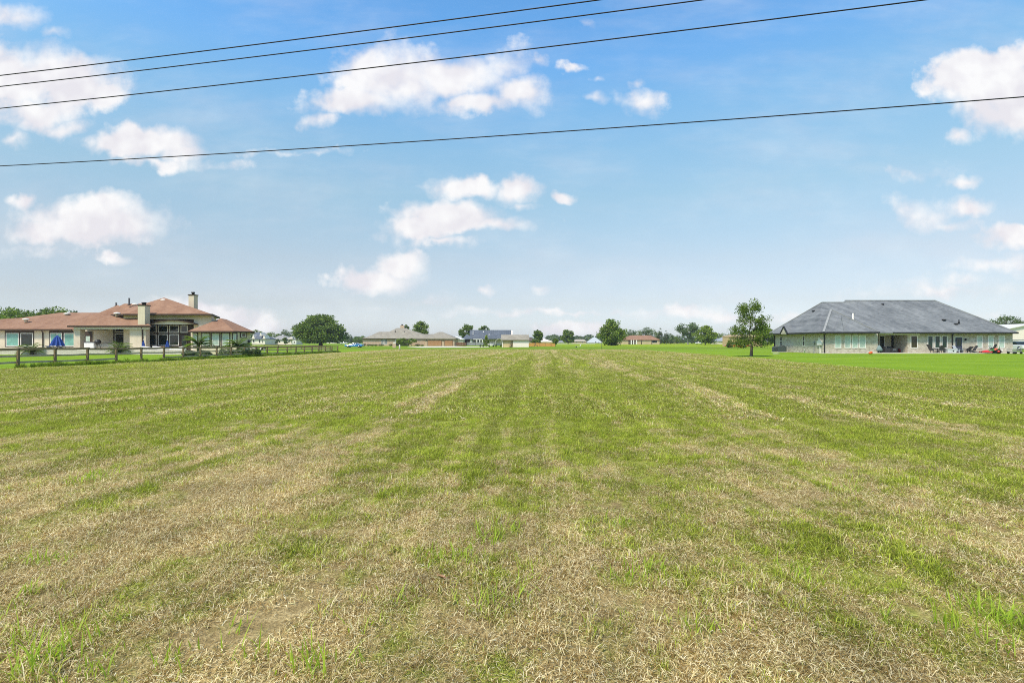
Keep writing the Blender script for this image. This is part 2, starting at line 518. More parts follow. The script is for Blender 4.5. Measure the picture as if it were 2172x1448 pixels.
def b_lawn(t):
    p = wpos(t)
    x, y, z = t.sep(p)[0:3]
    n = t.noise(t.vmath('MULTIPLY', p, (.5, 1.5, 1)), .16, 5, .65); n1 = t.noise(p, 1.7, 5, .7)
    nf = t.noise(t.vmath('MULTIPLY', p, (1, .35, 1)), 14, 3, .7)
    k = t.math('ADD', t.math('MULTIPLY', n, .45), t.math('ADD', t.math('MULTIPLY', n1, .25), t.math('MULTIPLY', nf, .3)))
    c = t.ramp(k, [(.36, (.105, .182, .008)), (.5, (.165, .270, .012)), (.62, (.235, .335, .020))])
    # rough verge along the ditch is a darker grass, the meadow past it a yellower one
    verge = t.math('MULTIPLY', t.rng(y, 104, 112), t.rng(y, 165, 140))
    c = t.mix(t.math('MULTIPLY', verge, .55), c, (.125, .185, .013))
    mead = t.math('MULTIPLY', t.rng(y, 150, 180), t.rng(x, 10, 30))
    c = t.mix(t.math('MULTIPLY', mead, .7), c, (.245, .32, .012))
    return principled(t, c, .95, .1, bump=(t.math('ADD', n1, nf), .6, .05))
M_LAWN = mat('lawn grass', b_lawn)

def sheet(name, pts, z, m, kind='structure'):
    me = bpy.data.meshes.new(name)
    me.from_pydata([(p[0], p[1], z) for p in pts], [], [tuple(range(len(pts)))])
    bm = bmesh.new(); bm.from_mesh(me)
    bmesh.ops.triangulate(bm, faces=bm.faces)
    for f in bm.faces:
        if f.normal.z < 0: f.normal_flip()
    bm.to_mesh(me); bm.free()
    me.materials.append(m)
    o = bpy.data.objects.new(name, me); COL.objects.link(o)
    return tag(o, kind=kind)

sheet('lawn', [(-2600, -150), (2600, -150), (2600, 3200), (-2600, 3200)], 0.0, M_LAWN)

# outline of the mown field (left along the fence, far ditch, right along the neighbour's lawn)
LEFT_EDGE = [(-34.5, 14.0), (-32.5, 24.0)] + [gp(px, py)[:2] for px, py in ((0, 784.5), (300, 770.2), (543, 758.6), (720, 748.3))]
FAR_EDGE = [(-24.0, 103.0), (2.0, 105.0), (24.0, 98.0)]
RIGHT_EDGE = [gp(px, py)[:2] for px, py in ((1380, 743.7), (1560, 757), (1830, 781), (2172, 806))] + [(21.3, 5.0)]
def ragged(pts, step=1.2, amp=.22, seed=3):
    rr = random.Random(seed); out = []
    for a, b in zip(pts[:-1], pts[1:]):
        n = max(1, int(math.dist(a, b) / step))
        for i in range(n):
            f = i / n
            out.append((a[0] + (b[0] - a[0]) * f + rr.uniform(-amp, amp), a[1] + (b[1] - a[1]) * f + rr.uniform(-amp, amp)))
    return out
outline = [(-36, -30)] + ragged(LEFT_EDGE + FAR_EDGE + RIGHT_EDGE) + [(21, -30)]
sheet('field', outline, 0.012, M_FIELD)
def field_x(Y):
    le = np.interp(Y, [p[1] for p in LEFT_EDGE] + [103], [p[0] for p in LEFT_EDGE] + [-24])
    re = np.interp(Y, [p[1] for p in RIGHT_EDGE[::-1]] + [98], [p[0] for p in RIGHT_EDGE[::-1]] + [24])
    return le, re

# ---- grass blades ------------------------------------------------------------
def b_blade(kind):
    def b(t):
        at = t.node('ShaderNodeAttribute'); at.attribute_name = 'rnd'
        r = at.outputs['Fac']
        dry, pb, st = turf_field(t, wpos(t))
        straw = t.ramp(r, [(0, (.17, .11, .035)), (.2, STRAW_DK), (.45, STRAW), (.8, STRAW_PALE), (1, (.86, .80, .58))])
        grn = t.ramp(r, [(0, (.09, .10, .016)), (.25, GREEN_DK), (.5, GREEN), (.85, GREEN_LT), (1, (.58, .55, .18))])
        if kind == 'thatch':
            f = t.rng(t.math('ADD', dry, t.math('MULTIPLY_ADD', t.math('FRACT', t.math('MULTIPLY', r, 37.7)), 1.2, -.6)), .22, .62)
            c = t.mix(f, grn, straw)
        else:
            f = t.rng(t.math('ADD', dry, t.math('MULTIPLY_ADD', t.math('FRACT', t.math('MULTIPLY', r, 37.7)), 1.0, -.5)), .66, 1.05)
            g2 = t.ramp(r, [(0, (.13, .16, .022)), (.4, (.275, .318, .042)), (.8, (.42, .51, .062)), (1, (.55, .58, .12))])
            c = t.mix(f, g2, straw)
        c = t.vmath('SCALE', c, scale=pb)
        d = t.node('ShaderNodeBsdfDiffuse'); t.put(d.inputs[0], c)
        tr = t.node('ShaderNodeBsdfTranslucent'); t.put(tr.inputs[0], c)
        mx = t.node('ShaderNodeMixShader'); mx.inputs[0].default_value = .42
        t.l.new(d.outputs[0], mx.inputs[1]); t.l.new(tr.outputs[0], mx.inputs[2])
        return mx.outputs[0]
    return mat('grass ' + kind, b)

rng = np.random.default_rng(11)
def blade_mesh(name, n, radius, length, width, elev, m, bend=.35, clump=0):
    """n curved blades, rooted in a soft-edged disc"""
    a = rng.uniform(0, 2 * np.pi, n); rr = radius * np.sqrt(rng.uniform(0, 1, n)) * rng.uniform(.75, 1.0, n)
    bx, by = rr * np.cos(a), rr * np.sin(a)
    if clump:
        cc = rng.uniform(-radius * .8, radius * .8, (clump, 2)); idx = rng.integers(0, clump, n)
        bx = cc[idx, 0] + rng.normal(0, radius * .12, n); by = cc[idx, 1] + rng.normal(0, radius * .12, n)
    phi = rng.uniform(0, 2 * np.pi, n)
    e = np.radians(rng.uniform(elev[0], elev[1], n))
    L = rng.uniform(length[0], length[1], n) * rng.uniform(.7, 1.0, n)
    W = rng.uniform(width[0], width[1], n)
    hx, hy = np.cos(phi), np.sin(phi)
    px_, py_ = -hy, hx
    twist = rng.uniform(-.6, .6, n)
    e2 = e - bend * rng.uniform(.2, 1.6, n)
    z0 = rng.uniform(-.004, .02, n)
    m1 = np.stack([bx + hx * np.cos(e) * L * .5, by + hy * np.cos(e) * L * .5, z0 + np.sin(e) * L * .5], 1)
    tp = m1 + np.stack([hx * np.cos(e2) * L * .5, hy * np.cos(e2) * L * .5, np.sin(e2) * L * .5], 1)
    tp[:, 2] = np.maximum(tp[:, 2], .004)
    side = np.stack([px_ * np.cos(twist), py_ * np.cos(twist), np.sin(twist)], 1)
    b0 = np.stack([bx, by, z0], 1)
    V = np.stack([b0 - side * W[:, None] * .45, b0 + side * W[:, None] * .45, m1 + side * W[:, None] * .5, m1 - side * W[:, None] * .5, tp], 1).reshape(-1, 3)
    base = np.arange(n) * 5
    loops = np.stack([base, base + 1, base + 2, base + 3, base + 3, base + 2, base + 4], 1).reshape(-1)
    tot = np.tile([4, 3], n); start = np.concatenate([[0], np.cumsum(tot)[:-1]])
    me = bpy.data.meshes.new(name)
    me.vertices.add(n * 5); me.vertices.foreach_set('co', V.ravel().astype(np.float32))
    me.loops.add(n * 7); me.loops.foreach_set('vertex_index', loops.astype(np.int32))
    me.polygons.add(n * 2); me.polygons.foreach_set('loop_start', start.astype(np.int32))
    try: me.polygons.foreach_set('loop_total', tot.astype(np.int32))
    except Exception: pass
    me.update(calc_edges=True)
    at = me.attributes.new('rnd', 'FLOAT', 'FACE')
    at.data.foreach_set('value', np.repeat(rng.uniform(0, 1, n), 2).astype(np.float32))
    me.polygons.foreach_set('use_smooth', np.ones(n * 2, bool))
    me.materials.append(m)
    return me

def scatter(name, pts, meshes, lo, hi, m_sel=None, zscale=(.8, 1.25)):
    """one grass object: clumps set on points by geometry nodes; m_sel(tree, position, random) gives the selection"""
    col = bpy.data.collections.new(name + '_clumps')
    for i, me in enumerate(meshes):
        col.objects.link(bpy.data.objects.new('%s_clump_%02d' % (name, i), me))
    me = bpy.data.meshes.new(name)
    n = len(pts)
    me.vertices.add(n); me.vertices.foreach_set('co', np.asarray(pts, np.float32).ravel())
    for an, arr in (('rot', rng.uniform(0, 6.283, n)), ('scl', rng.uniform(lo, hi, n)), ('zs', rng.uniform(zscale[0], zscale[1], n)), ('pick', rng.uniform(0, 1, n))):
        at = me.attributes.new(an, 'FLOAT', 'POINT'); at.data.foreach_set('value', arr.astype(np.float32))
    o = bpy.data.objects.new(name, me); COL.objects.link(o)
    tag(o, kind='stuff')
    gt = bpy.data.node_groups.new(name + '_scatter', 'GeometryNodeTree')
    gt.interface.new_socket('Geometry', in_out='INPUT', socket_type='NodeSocketGeometry')
    gt.interface.new_socket('Geometry', in_out='OUTPUT', socket_type='NodeSocketGeometry')
    t = NT(gt)
    gi = t.node('NodeGroupInput'); go = t.node('NodeGroupOutput')
    def na(k):
        q = t.node('GeometryNodeInputNamedAttribute'); q.data_type = 'FLOAT'; q.inputs[0].default_value = k; return q.outputs[0]
    ci = t.node('GeometryNodeCollectionInfo'); ci.inputs[0].default_value = col
    ci.inputs['Separate Children'].default_value = True; ci.inputs['Reset Children'].default_value = True
    ip = t.node('GeometryNodeInstanceOnPoints')
    t.l.new(gi.outputs[0], ip.inputs['Points'])
    t.l.new(ci.outputs[0], ip.inputs['Instance'])
    ip.inputs['Pick Instance'].default_value = True
    fi = t.node('FunctionNodeFloatToInt'); fi.rounding_mode = 'FLOOR'
    t.put(fi.inputs[0], t.math('MULTIPLY', t.math('FRACT', t.math('MULTIPLY', na('pick'), 7.13)), len(meshes) - .001))
    t.l.new(fi.outputs[0], ip.inputs['Instance Index'])
    rx = t.comb(0.0, 0.0, na('rot'))
    t.l.new(rx, ip.inputs['Rotation'])
    pos0 = t.node('GeometryNodeInputPosition').outputs[0]
    sc_ = t.math('MULTIPLY', na('scl'), t.rng(t.noise(pos0, 1.1, 3, .6), .32, .68, .78, 1.28))
    t.l.new(t.comb(sc_, sc_, t.math('MULTIPLY', sc_, na('zs'))), ip.inputs['Scale'])
    if m_sel is not None:
        pos = t.node('GeometryNodeInputPosition').outputs[0]
        t.l.new(m_sel(t, pos, na('pick')), ip.inputs['Selection'])
    t.l.new(ip.outputs[0], go.inputs[0])
    md = o.modifiers.new('scatter', 'NODES'); md.node_group = gt
    return o

def frustum_points(y0, y1, density, margin=1.5, z=.012, jitter_edge=True):
    area = (y1 - y0) * ((y0 + y1) * 1.04 + 2 * margin)
    n = int(area * density)
    Y = y0 + (y1 - y0) * rng.uniform(0, 1, n * 2)
    X = rng.uniform(-1, 1, n * 2) * (y1 * 1.04 + margin)
    le, re = field_x(Y)
    jx = rng.normal(0, .35, n * 2)
    ok = (np.abs(X) < Y * 1.04 + margin) & (X > le + jx) & (X < re + jx)
    k = int(n * 2 * (area / max(1e-6, (y1 - y0) * 2 * (y1 * 1.04 + margin))) / 2) or n
    X, Y = X[ok], Y[ok]
    X, Y = X[:n], Y[:n]
    return np.stack([X, Y, np.full(len(X), z)], 1)

MT, MG = b_blade('thatch'), b_blade('green')
near_thatch = [blade_mesh('thatch', 800, .30, (.022, .066), (.0018, .0036), (-4, 52), MT, .8) for _ in range(6)]
near_tuft = [blade_mesh('tuft', 300, .26, (.035, .10), (.0022, .0046), (20, 80), MG, .6, clump=7) for _ in range(6)]
mid_thatch = [blade_mesh('thatch', 600, .55, (.04, .12), (.005, .010), (-2, 50), MT, .7) for _ in range(5)]
mid_tuft = [blade_mesh('tuft', 420, .5, (.04, .10), (.004, .007), (20, 75), MG, .5, clump=12) for _ in range(5)]
far_thatch = [blade_mesh('thatch', 420, 1.1, (.05, .13), (.010, .018), (0, 40), MT) for _ in range(4)]
far_tuft = [blade_mesh('tuft', 300, 1.0, (.05, .11), (.010, .018), (10, 60), MG, .5, clump=14) for _ in range(4)]
def sel_green(lo, hi):
    def f(t, pos, pick):
        dry, pb, st = turf_field(t, pos)
        thr = t.rng(dry, lo, hi, .97, .10)
        nd = t.node('FunctionNodeCompare'); nd.data_type = 'FLOAT'; nd.operation = 'LESS_THAN'
        t.put(nd.inputs[0], pick); t.put(nd.inputs[1], thr)
        return nd.outputs[0]
    return f
scatter('dry_grass', frustum_points(1.6, 11.5, 17, 1.2), near_thatch, .8, 1.25)
scatter('green_grass', frustum_points(1.6, 11.5, 13, 1.2), near_tuft, .7, 1.2, sel_green(.25, .85))
scatter('dry_grass', frustum_points(11, 32, 5.5), mid_thatch, .8, 1.3)
scatter('green_grass', frustum_points(11, 32, 3.6), mid_tuft, .8, 1.2, sel_green(.25, .85))
scatter('dry_grass', frustum_points(31, 104, 1.0), far_thatch, .8, 1.3)
scatter('green_grass', frustum_points(31, 104, .9), far_tuft, .8, 1.2, sel_green(.25, .85))

# ------------------------------------------------------------------ building helpers
M_GLASS = glass('dark window glass', (.012, .022, .020))
M_TEAL = glass('window with teal blind', (.16, .36, .30), .12)
M_PALE_BLIND = glass('window with pale blind', (.42, .53, .47), .14)
M_WHITE = plain('white paint', (.74, .73, .70), .55, vary=.05)
M_FRAME = plain('off white window frame', (.66, .64, .58), .5, vary=.06)
M_BROWN = plain('dark brown trim', (.050, .032, .022), .6)
M_BLACK = plain('black metal', (.018, .018, .020), .45, .4)
M_DKGREY = plain('dark grey plastic', (.055, .058, .064), .55)
M_GREY = plain('mid grey metal', (.30, .31, .32), .5, .4)
M_CONC = plain('pale concrete', (.56, .52, .45), .9, .1, vary=.18, scale=.9)
M_STUCCO = stucco('cream stucco', (.62, .55, .42))
M_RED_ROOF = shingle('terracotta shingles', (.205, .112, .072), (.355, .215, .140), streaky=.3)
M_GREY_ROOF = shingle('weathered grey shingles', (.088, .098, .110), (.245, .260, .272), streaky=.42)
M_TAUPE_ROOF = shingle('taupe shingles', (.21, .19, .155), (.36, .335, .275), streaky=.25)
M_BLUE_METAL = plain('blue grey metal roofing', (.10, .115, .135), .5, .4, vary=.2, scale=.6)
M_PALE_ROOF = plain('pale metal roofing', (.62, .62, .60), .5, .3, vary=.08)
M_BRICK_GREY = brick('grey blend brick', (.165, .138, .105), (.37, .335, .265), (.56, .525, .44), (.50, .475, .41))
M_BRICK_TAN = brick('tan blend brick', (.30, .165, .105), (.47, .31, .20), (.58, .43, .30), (.52, .46, .38))

def window(parent, px0, px1, py0, py1, Y, frame=None, pane=None, fw=.07, bars=(), vbars=(), world=None):
    """framed window on a wall face at depth Y that looks towards -y; px/py are photo columns and rows"""
    if world: x0, x1, z0, z1 = world
    else:
        x0, x1 = wx(px0, Y), wx(px1, Y); z1, z0 = wz(py0, Y), wz(py1, Y)
    m = MB()
    a, b = Y - .06, Y + .03
    m.box(x0, x1, a, b, z1 - fw, z1).box(x0, x1, a, b, z0, z0 + fw)
    m.box(x0, x0 + fw, a, b, z0 + fw, z1 - fw).box(x1 - fw, x1, a, b, z0 + fw, z1 - fw)
    for q in bars:
        zz = z0 + (z1 - z0) * q
        m.box(x0 + fw, x1 - fw, a + .008, b, zz - fw * .4, zz + fw * .4)
    for q in vbars:
        xx = x0 + (x1 - x0) * q
        m.box(xx - fw * .35, xx + fw * .35, a + .012, b, z0 + fw, z1 - fw)
    o = m.build('window', frame or M_FRAME, parent)
    MB().box(x0 + fw * .6, x1 - fw * .6, Y - .022, Y + .02, z0 + fw * .6, z1 - fw * .6).build('pane', pane or M_GLASS, o)
    return o
def window_x(parent, X, y0, y1, z0, z1, frame=None, pane=None, fw=.07, bars=(), sgn=-1):
    m = MB()
    a, b = sorted((X + sgn * .06, X - sgn * .03))
    m.box(a, b, y0, y1, z1 - fw, z1).box(a, b, y0, y1, z0, z0 + fw)
    m.box(a, b, y0, y0 + fw, z0 + fw, z1 - fw).box(a, b, y1 - fw, y1, z0 + fw, z1 - fw)
    for q in bars:
        zz = z0 + (z1 - z0) * q
        m.box(a + .008, b, y0 + fw, y1 - fw, zz - fw * .4, zz + fw * .4)
    o = m.build('window', frame or M_FRAME, parent)
    a, b = sorted((X + sgn * .022, X - sgn * .02))
    MB().box(a, b, y0 + fw * .6, y1 - fw * .6, z0 + fw * .6, z1 - fw * .6).build('pane', pane or M_GLASS, o)
    return o
def surround(parent, px0, px1, py0, py1, Y, m, proud=.03):
    MB().box(wx(px0, Y), wx(px1, Y), Y - proud, Y + .05, wz(py1, Y), wz(py0, Y)).build('surround', m, parent)
def door(parent, x0, x1, z0, z1, Y, m, glassed=None, pane=None):
    b = MB().box(x0, x1, Y - .05, Y + .05, z0, z1)
    d = b.build('door', m, parent)
    if glassed:
        gx0, gx1, gz0, gz1 = glassed
        w_, h_ = x1 - x0, z1 - z0
        MB().box(x0 + w_ * gx0, x0 + w_ * gx1, Y - .062, Y, z0 + h_ * gz0, z0 + h_ * gz1).build('pane', pane or M_GLASS, d)
    k = MB(); k.tube([(x1 - .12, Y - .10, z0 + 1.0), (x1 - .12, Y - .04, z0 + 1.0)], .035, 6)
    k.build('handle', M_GREY, d)
    return d
def gutter(parent, pts, m, r=.075, name='gutter'):
    b = MB()
    for p, q in zip(pts[:-1], pts[1:]): b.bar(p, q, r * 1.7, r * 1.9)
    return b.build(name, m, parent)
def hull_roof(parent, eave, top, m, thick=.16, name='roof'):
    b = MB()
    b.hull([p for p in eave] + [(p[0], p[1], p[2] - thick) for p in eave] + list(top))
    return b.build(name, m, parent)
def caps(roof, lines, m, w_=.26, h_=.10):
    for a, b in lines:
        MB().bar(a, b, w_, h_).build('ridge_cap', m, roof)
def downspout(parent, x, Y, z1, m, z0=0.0, kick=.35):
    b = MB().bar((x, Y - .10, z0), (x, Y - .10, z1 - .35), .11, .09).bar((x, Y - .10, z1 - .36), (x + .05, Y - kick, z1), .10, .09)
    return b.build('downspout', m, parent)
def vent_dome(roof, p, r, m):
    MB().lathe([(r * .5, -.3), (r * .5, .02), (r, .06), (r * .95, .16), (r * .55, .26), (r * .1, .29)], 12, p).build('roof_vent', m, roof)
def vent_pipe(roof, p, r, h_, m, name='vent_pipe'):
    MB().lathe([(r * 1.7, -.15), (r * 1.6, .05), (r, .08), (r, h_)], 8, p).build(name, m, roof)

# ================================================================== stucco house with red roof (left)
def red_roof_house():
    base = (-52.0, 67.0, 0.0)
    h = thing('stucco_house', 'large cream stucco house with terracotta red roof and two chimneys behind the wooden fence', 'house', base)
    FL = .45
    # --- left wing
    Yl = 72.0; xe = wx(160, Yl)
    MB().box(-86, xe, Yl, 84, 0, 3.30).build('wall', M_STUCCO, h)
    r1 = hull_roof(h, [(-92, 71.4, 3.30), (-64, 71.4, 3.30), (-64, 85, 3.30), (-92, 85, 3.30)], [(-74.7, 77, wz(674.5, 77)), (-70.5, 77, wz(674.5, 77))], M_RED_ROOF)
    r2 = hull_roof(h, [(-80.5, 71.6, 3.42), (-56.5, 71.6, 3.42), (-56.5, 88, 3.42), (-80.5, 88, 3.42)], [(wx(127, 80), 80, wz(663, 80)), (-58, 80, wz(663, 80))], M_RED_ROOF)
    gutter(h, [(-92, 71.42, 3.26), (wx(152, 71.4), 71.42, 3.26)], M_BROWN, .10)
    downspout(h, wx(92, Yl), Yl, 3.22, M_BROWN, FL)
    for (a, b, items) in ((10.5, 72.5, ((13, 40.5, M_TEAL), (44, 70.5, M_GLASS))), (104.5, 159, ((106.5, 132, M_TEAL), (136, 159, M_TEAL)))):
        surround(h, a, b, 701.5, 735.5, Yl, M_BROWN)
        for (c, d, pm) in items:
            window(h, c, d, 706, 734, Yl - .035, M_FRAME, pm, .11)
    wv = plain('white metal vent', (.72, .70, .64), .5)
    vent_dome(r1, (wx(55, 74.6), 74.6, wz(679, 74.6)), .44, wv)
    vent_dome(r2, (wx(142, 78.6), 78.6, wz(667, 78.6)), .44, wv)
    # --- upper back roof
    zb = wz(644, 80)
    rb = hull_roof(h, [(-64, 76, 3.9), (-52, 74, 3.9), (-52, 86, 3.9), (-70, 90, 3.9)], [(wx(263, 80), 80, zb), (wx(318, 80), 80, zb)], M_RED_ROOF)
    vent_pipe(rb, (wx(274, 79), 79, wz(645, 79)), .12, .95, M_DKGREY)
    vent_pipe(rb, (wx(246.5, 79.5), 79.5, wz(648, 79.5)), .12, .45, M_DKGREY)
    vent_dome(rb, (wx(287, 76), 76, wz(647, 76)), .42, wv)
    # --- patio block
    Yp = 67.6
    A = (wx(144, 67), 67, 3.70); B = (wx(321, 67), 67, 3.70)
    T = (wx(250, 73.5), 73.5, wz(646.5, 73.5))
    rp = hull_roof(h, [A, B, (wx(323, 71), 71, 3.70), (wx(290, 79), 79, 3.70), (A[0] - 4, 79, 3.70)], [T], M_RED_ROOF)
    gutter(h, [(A[0] - .05, 67.02, 3.62), (B[0] + .05, 67.02, 3.62)], M_BROWN, .11)
    gutter(h, [(B[0], 67.0, 3.62), (wx(323, 71), 71, 3.62)], M_BROWN, .11)
    MB().box(A[0] + .5, B[0] - .5, 67.28, 67.5, 3.28, 3.50).build('beam', M_WHITE, h)
    vent_dome(rp, (wx(248.5, 69.6), 69.6, wz(666.5, 69.6)), .42, wv)
    MB().box(wx(157, Yp), wx(170, Yp), Yp, Yp + .8, FL, 3.52).build('column', M_STUCCO, h)
    MB().box(wx(275, Yp), wx(309, Yp), Yp, Yp + .75, FL, 3.52).build('fireplace_wall', M_STUCCO, h)
    downspout(h, wx(303, Yp), Yp, 3.5, M_BROWN, FL)
    Yb = 71.6
    MB().box(-61.3, wx(316, Yb), Yb, Yb + .8, FL, 3.53).build('wall', M_STUCCO, h)
    MB().box(wx(176.5, Yb), wx(198, Yb), Yb - .03, Yb + .05, FL, wz(701, Yb)).build('surround', M_STUCCO, h)
    door(h, wx(178.5, Yb), wx(196.5, Yb), FL, wz(702.5, Yb), Yb - .04, M_BROWN, (.26, .74, .1, .74), M_PALE_BLIND)
    surround(h, 240.5, 292, 693.5, 736, Yb, M_BROWN)
    for (a, b) in ((244, 265.5), (269, 291)):
        window(h, a, b, 696, 704.5, Yb - .035, M_FRAME, M_GLASS, .10)
        window(h, a, b, 707.5, 733, Yb - .035, M_FRAME, M_GLASS, .10)
    # chimney of the patio fireplace
    def chimney(px0, px1, py0, py1, Y, dep, capy):
        x0, x1 = wx(px0, Y), wx(px1, Y)
        c = MB().box(x0, x1, Y, Y + dep, wz(py1, Y), wz(py0, Y)).build('chimney', M_STUCCO, h)
        zt = wz(py0, Y)
        MB().box(x0 - .07, x1 + .07, Y - .07, Y + dep + .07, zt, zt + .12).build('cap', M_BROWN, c)
        cx, cy, rr = (x0 + x1) / 2, Y + dep / 2, (x1 - x0) * .24
        MB().lathe([(rr, .12), (rr, .28), (rr * 1.25, .30), (rr * 1.3, wz(capy, Y) - zt)], 10, (cx, cy, zt)).build('flue', M_BLACK, c)
    chimney(292.3, 307, 648, 692, 67.3, 1.0, 640.5)
    chimney(399.8, 411, 626, 668, 74.0, .95, 618.5)
    # --- central block with the tall window wall
    Yc = 69.2; ze = wz(666, 68.5)
    ap = (wx(348, 74.5), 74.5, wz(631, 74.5))
    E0 = (wx(264, 68.5), 68.5, ze); E1 = (wx(449, 68.5), 68.5, ze)
    rc = hull_roof(h, [E0, E1, (-44.4, 77.7, ze), (-50, 84, ze), (-60, 81, ze), (-59, 74, ze)], [ap], M_RED_ROOF)
    gutter(h, [(-55.5, 70.6, ze - .08), (E0[0] - .05, 68.52, ze - .08), (E1[0] + .05, 68.52, ze - .08)], M_BROWN, .12)
    gutter(h, [(E1[0], 68.5, ze - .08), (-44.4, 77.7, ze - .08)], M_BROWN, .12)
    vent_dome(rc, (wx(347.5, 73.9), 73.9, wz(638.2, 73.9)), .45, wv)
    xl, xr = wx(313, Yc), wx(411, Yc)
    zt = wz(689, Yc)
    xq = wx(450, Yc) - .1
    MB().box(-52.5, xq, Yc, Yc + .3, zt + .75, ze - .1).build('wall', M_STUCCO, h)
    MB().box(-52.5, xl, Yc, Yc + .3, FL, zt + .749).build('wall', M_STUCCO, h)
    MB().box(xr, xq, Yc, Yc + .3, FL, zt + .749).build('wall', M_STUCCO, h)
    MB().prism([(xq - .4, Yc + .3), (xq, Yc + .3), (-44.7, 77.4), (-45.1, 77.4)], 'z', FL, ze - .1).build('wall', M_STUCCO, h)
    Yw = 70.0
    MB().box(xl - .2, xr + .6, Yw, Yw + .3, FL, zt + .9).build('window_wall', M_BROWN, h)
    # hood with a shallow arch
    ax0, ax1 = wx(311, 68.3), wx(412, 68.3); zc0, zc1 = wz(686.5, 68.3), wz(678, 68.3)
    arc = []
    for i in range(13):
        f = i / 12; arc.append((ax0 + (ax1 - ax0) * f, zc0 + (zc1 - zc0) * (1 - (2 * f - 1) ** 2)))
    poly = arc + [(p[0], p[1] - .12) for p in arc[::-1]]
    hood = MB().prism(poly, 'y', 68.3, Yc + .05).build('hood', M_BROWN, h)
    poly2 = [(p[0] * .995 + (ax0 + ax1) * .5 * .005, p[1] - .125) for p in arc] + [(ax1 - .1, zt + .05), (ax0 + .1, zt + .05)]
    MB().prism(poly2, 'y', 68.6, Yc + .1).build('lunette', M_STUCCO, h)
    for (a, b) in ((316.5, 332.5), (335.5, 356.5), (359.5, 380), (383.5, 398.5)):
        window(h, a, b, 689.5, 705.5, Yw - .001, M_FRAME, M_GLASS, .10)
        if a < 383: window(h, a, b, 708.5, 733, Yw - .001, M_FRAME, M_GLASS, .10)
    door(h, wx(383.5, Yw), wx(398, Yw), FL, wz(708.5, Yw), Yw - .04, M_BROWN, (.2, .8, .2, .9), M_GLASS)
    # --- right bay
    Yr = 66.6; zr = wz(702, 66.0)
    P0 = (wx(398, 66), 66, zr); P1 = (wx(496, 66), 66, zr); P2 = (wx(539, 70), 70, zr); P3 = (wx(537, 75), 75, zr); P4 = (P0[0], 76, zr)
    tp = (wx(468, 70), 70, wz(675, 70))
    rr_ = hull_roof(h, [P0, P1, P2, P3, P4], [tp, (tp[0] - .9, 73, tp[2])], M_RED_ROOF)
    gutter(h, [(P0[0], 66.02, zr - .08), (P1[0], 66.02, zr - .08), (P2[0], 70, zr - .08), (P3[0], 75, zr - .08)], M_BROWN, .10)
    x0, x1 = wx(411, Yr), wx(503, Yr)
    MB().prism([(x0, Yr), (x1, Yr), (wx(531, 70.2), 70.2), (wx(530, 74.5), 74.5), (x0, 74.5)], 'z', 0, zr - .05).build('wall', M_STUCCO, h)
    for (a, b, pm) in ((410.8, 418.5, M_PALE_BLIND), (428.5, 444.5, M_PALE_BLIND), (450, 465.5, M_PALE_BLIND), (471, 486.5, M_PALE_BLIND), (494.5, 501.5, M_PALE_BLIND)):
        surround(h, a - 2, b + 2, 703.5, 735, Yr, M_BROWN)
        window(h, a, b, 706.5, 733, Yr - .035, M_FRAME, pm, .09, bars=(.40,))
    # small square window and meter on the angled face
    ang = math.atan2(70.2 - Yr, wx(531, 70.2) - x1)
    tx, ty = math.cos(ang), math.sin(ang)
    def onface(d, out=0.0): return (x1 + tx * d + ty * out, Yr + ty * d - tx * out)
    m1 = MB(); m2 = MB(); m3 = MB()
    for mb, d0, d1, o_, za, zb_ in ((m1, .7, 2.5, .04, 716.5, 704.5), (m2, 1.0, 2.25, .07, 715.2, 706), (m3, 1.2, 2.05, .085, 714, 707.2)):
        q = [onface(d0, o_), onface(d1, o_), onface(d1, -.02), onface(d0, -.02)]
        mb.prism(q, 'z', wz(za, 68), wz(zb_, 68))
    sw = m1.build('surround', M_BROWN, h)
    fr = m2.build('window', M_FRAME, h); m3.build('pane', M_GLASS, fr)
    p = onface(3.0, .1)
    MB().lathe([(.16, 0), (.2, .1), (.2, .34), (.12, .4)], 10, (p[0], p[1], 1.45)).build('electric_meter', M_DKGREY, h)
    MB().box(x0 - .55, x0, Yr + .25, 70, FL, zr - .1).build('wall', M_STUCCO, h)
    downspout(h, wx(409, Yr), Yr + .2, zr - .1, M_WHITE, FL)
    # terrace
    return h
red_roof_house()
terr = thing('terrace', 'pale raised concrete pool terrace edged with stone below the stucco house', 'terrace', (-58, 66, 0))
MB().box(-92, -41.2, 64.6, 71.5, 0, .44).box(-55.2, -44.0, 64.6, 66.0, .44, .442).build('paving', M_CONC, terr)
stone = brick('pale ledge stone', (.42, .38, .31), (.56, .52, .45), (.66, .62, .55), (.42, .39, .34), scale=.55)
MB().box(-92, -41.0, 64.2, 64.598, 0, .58).build('edging', stone, terr)
MB().box(-58.5, -52.5, 66.4, 67.2, .44, .62).build('step', M_CONC, terr)

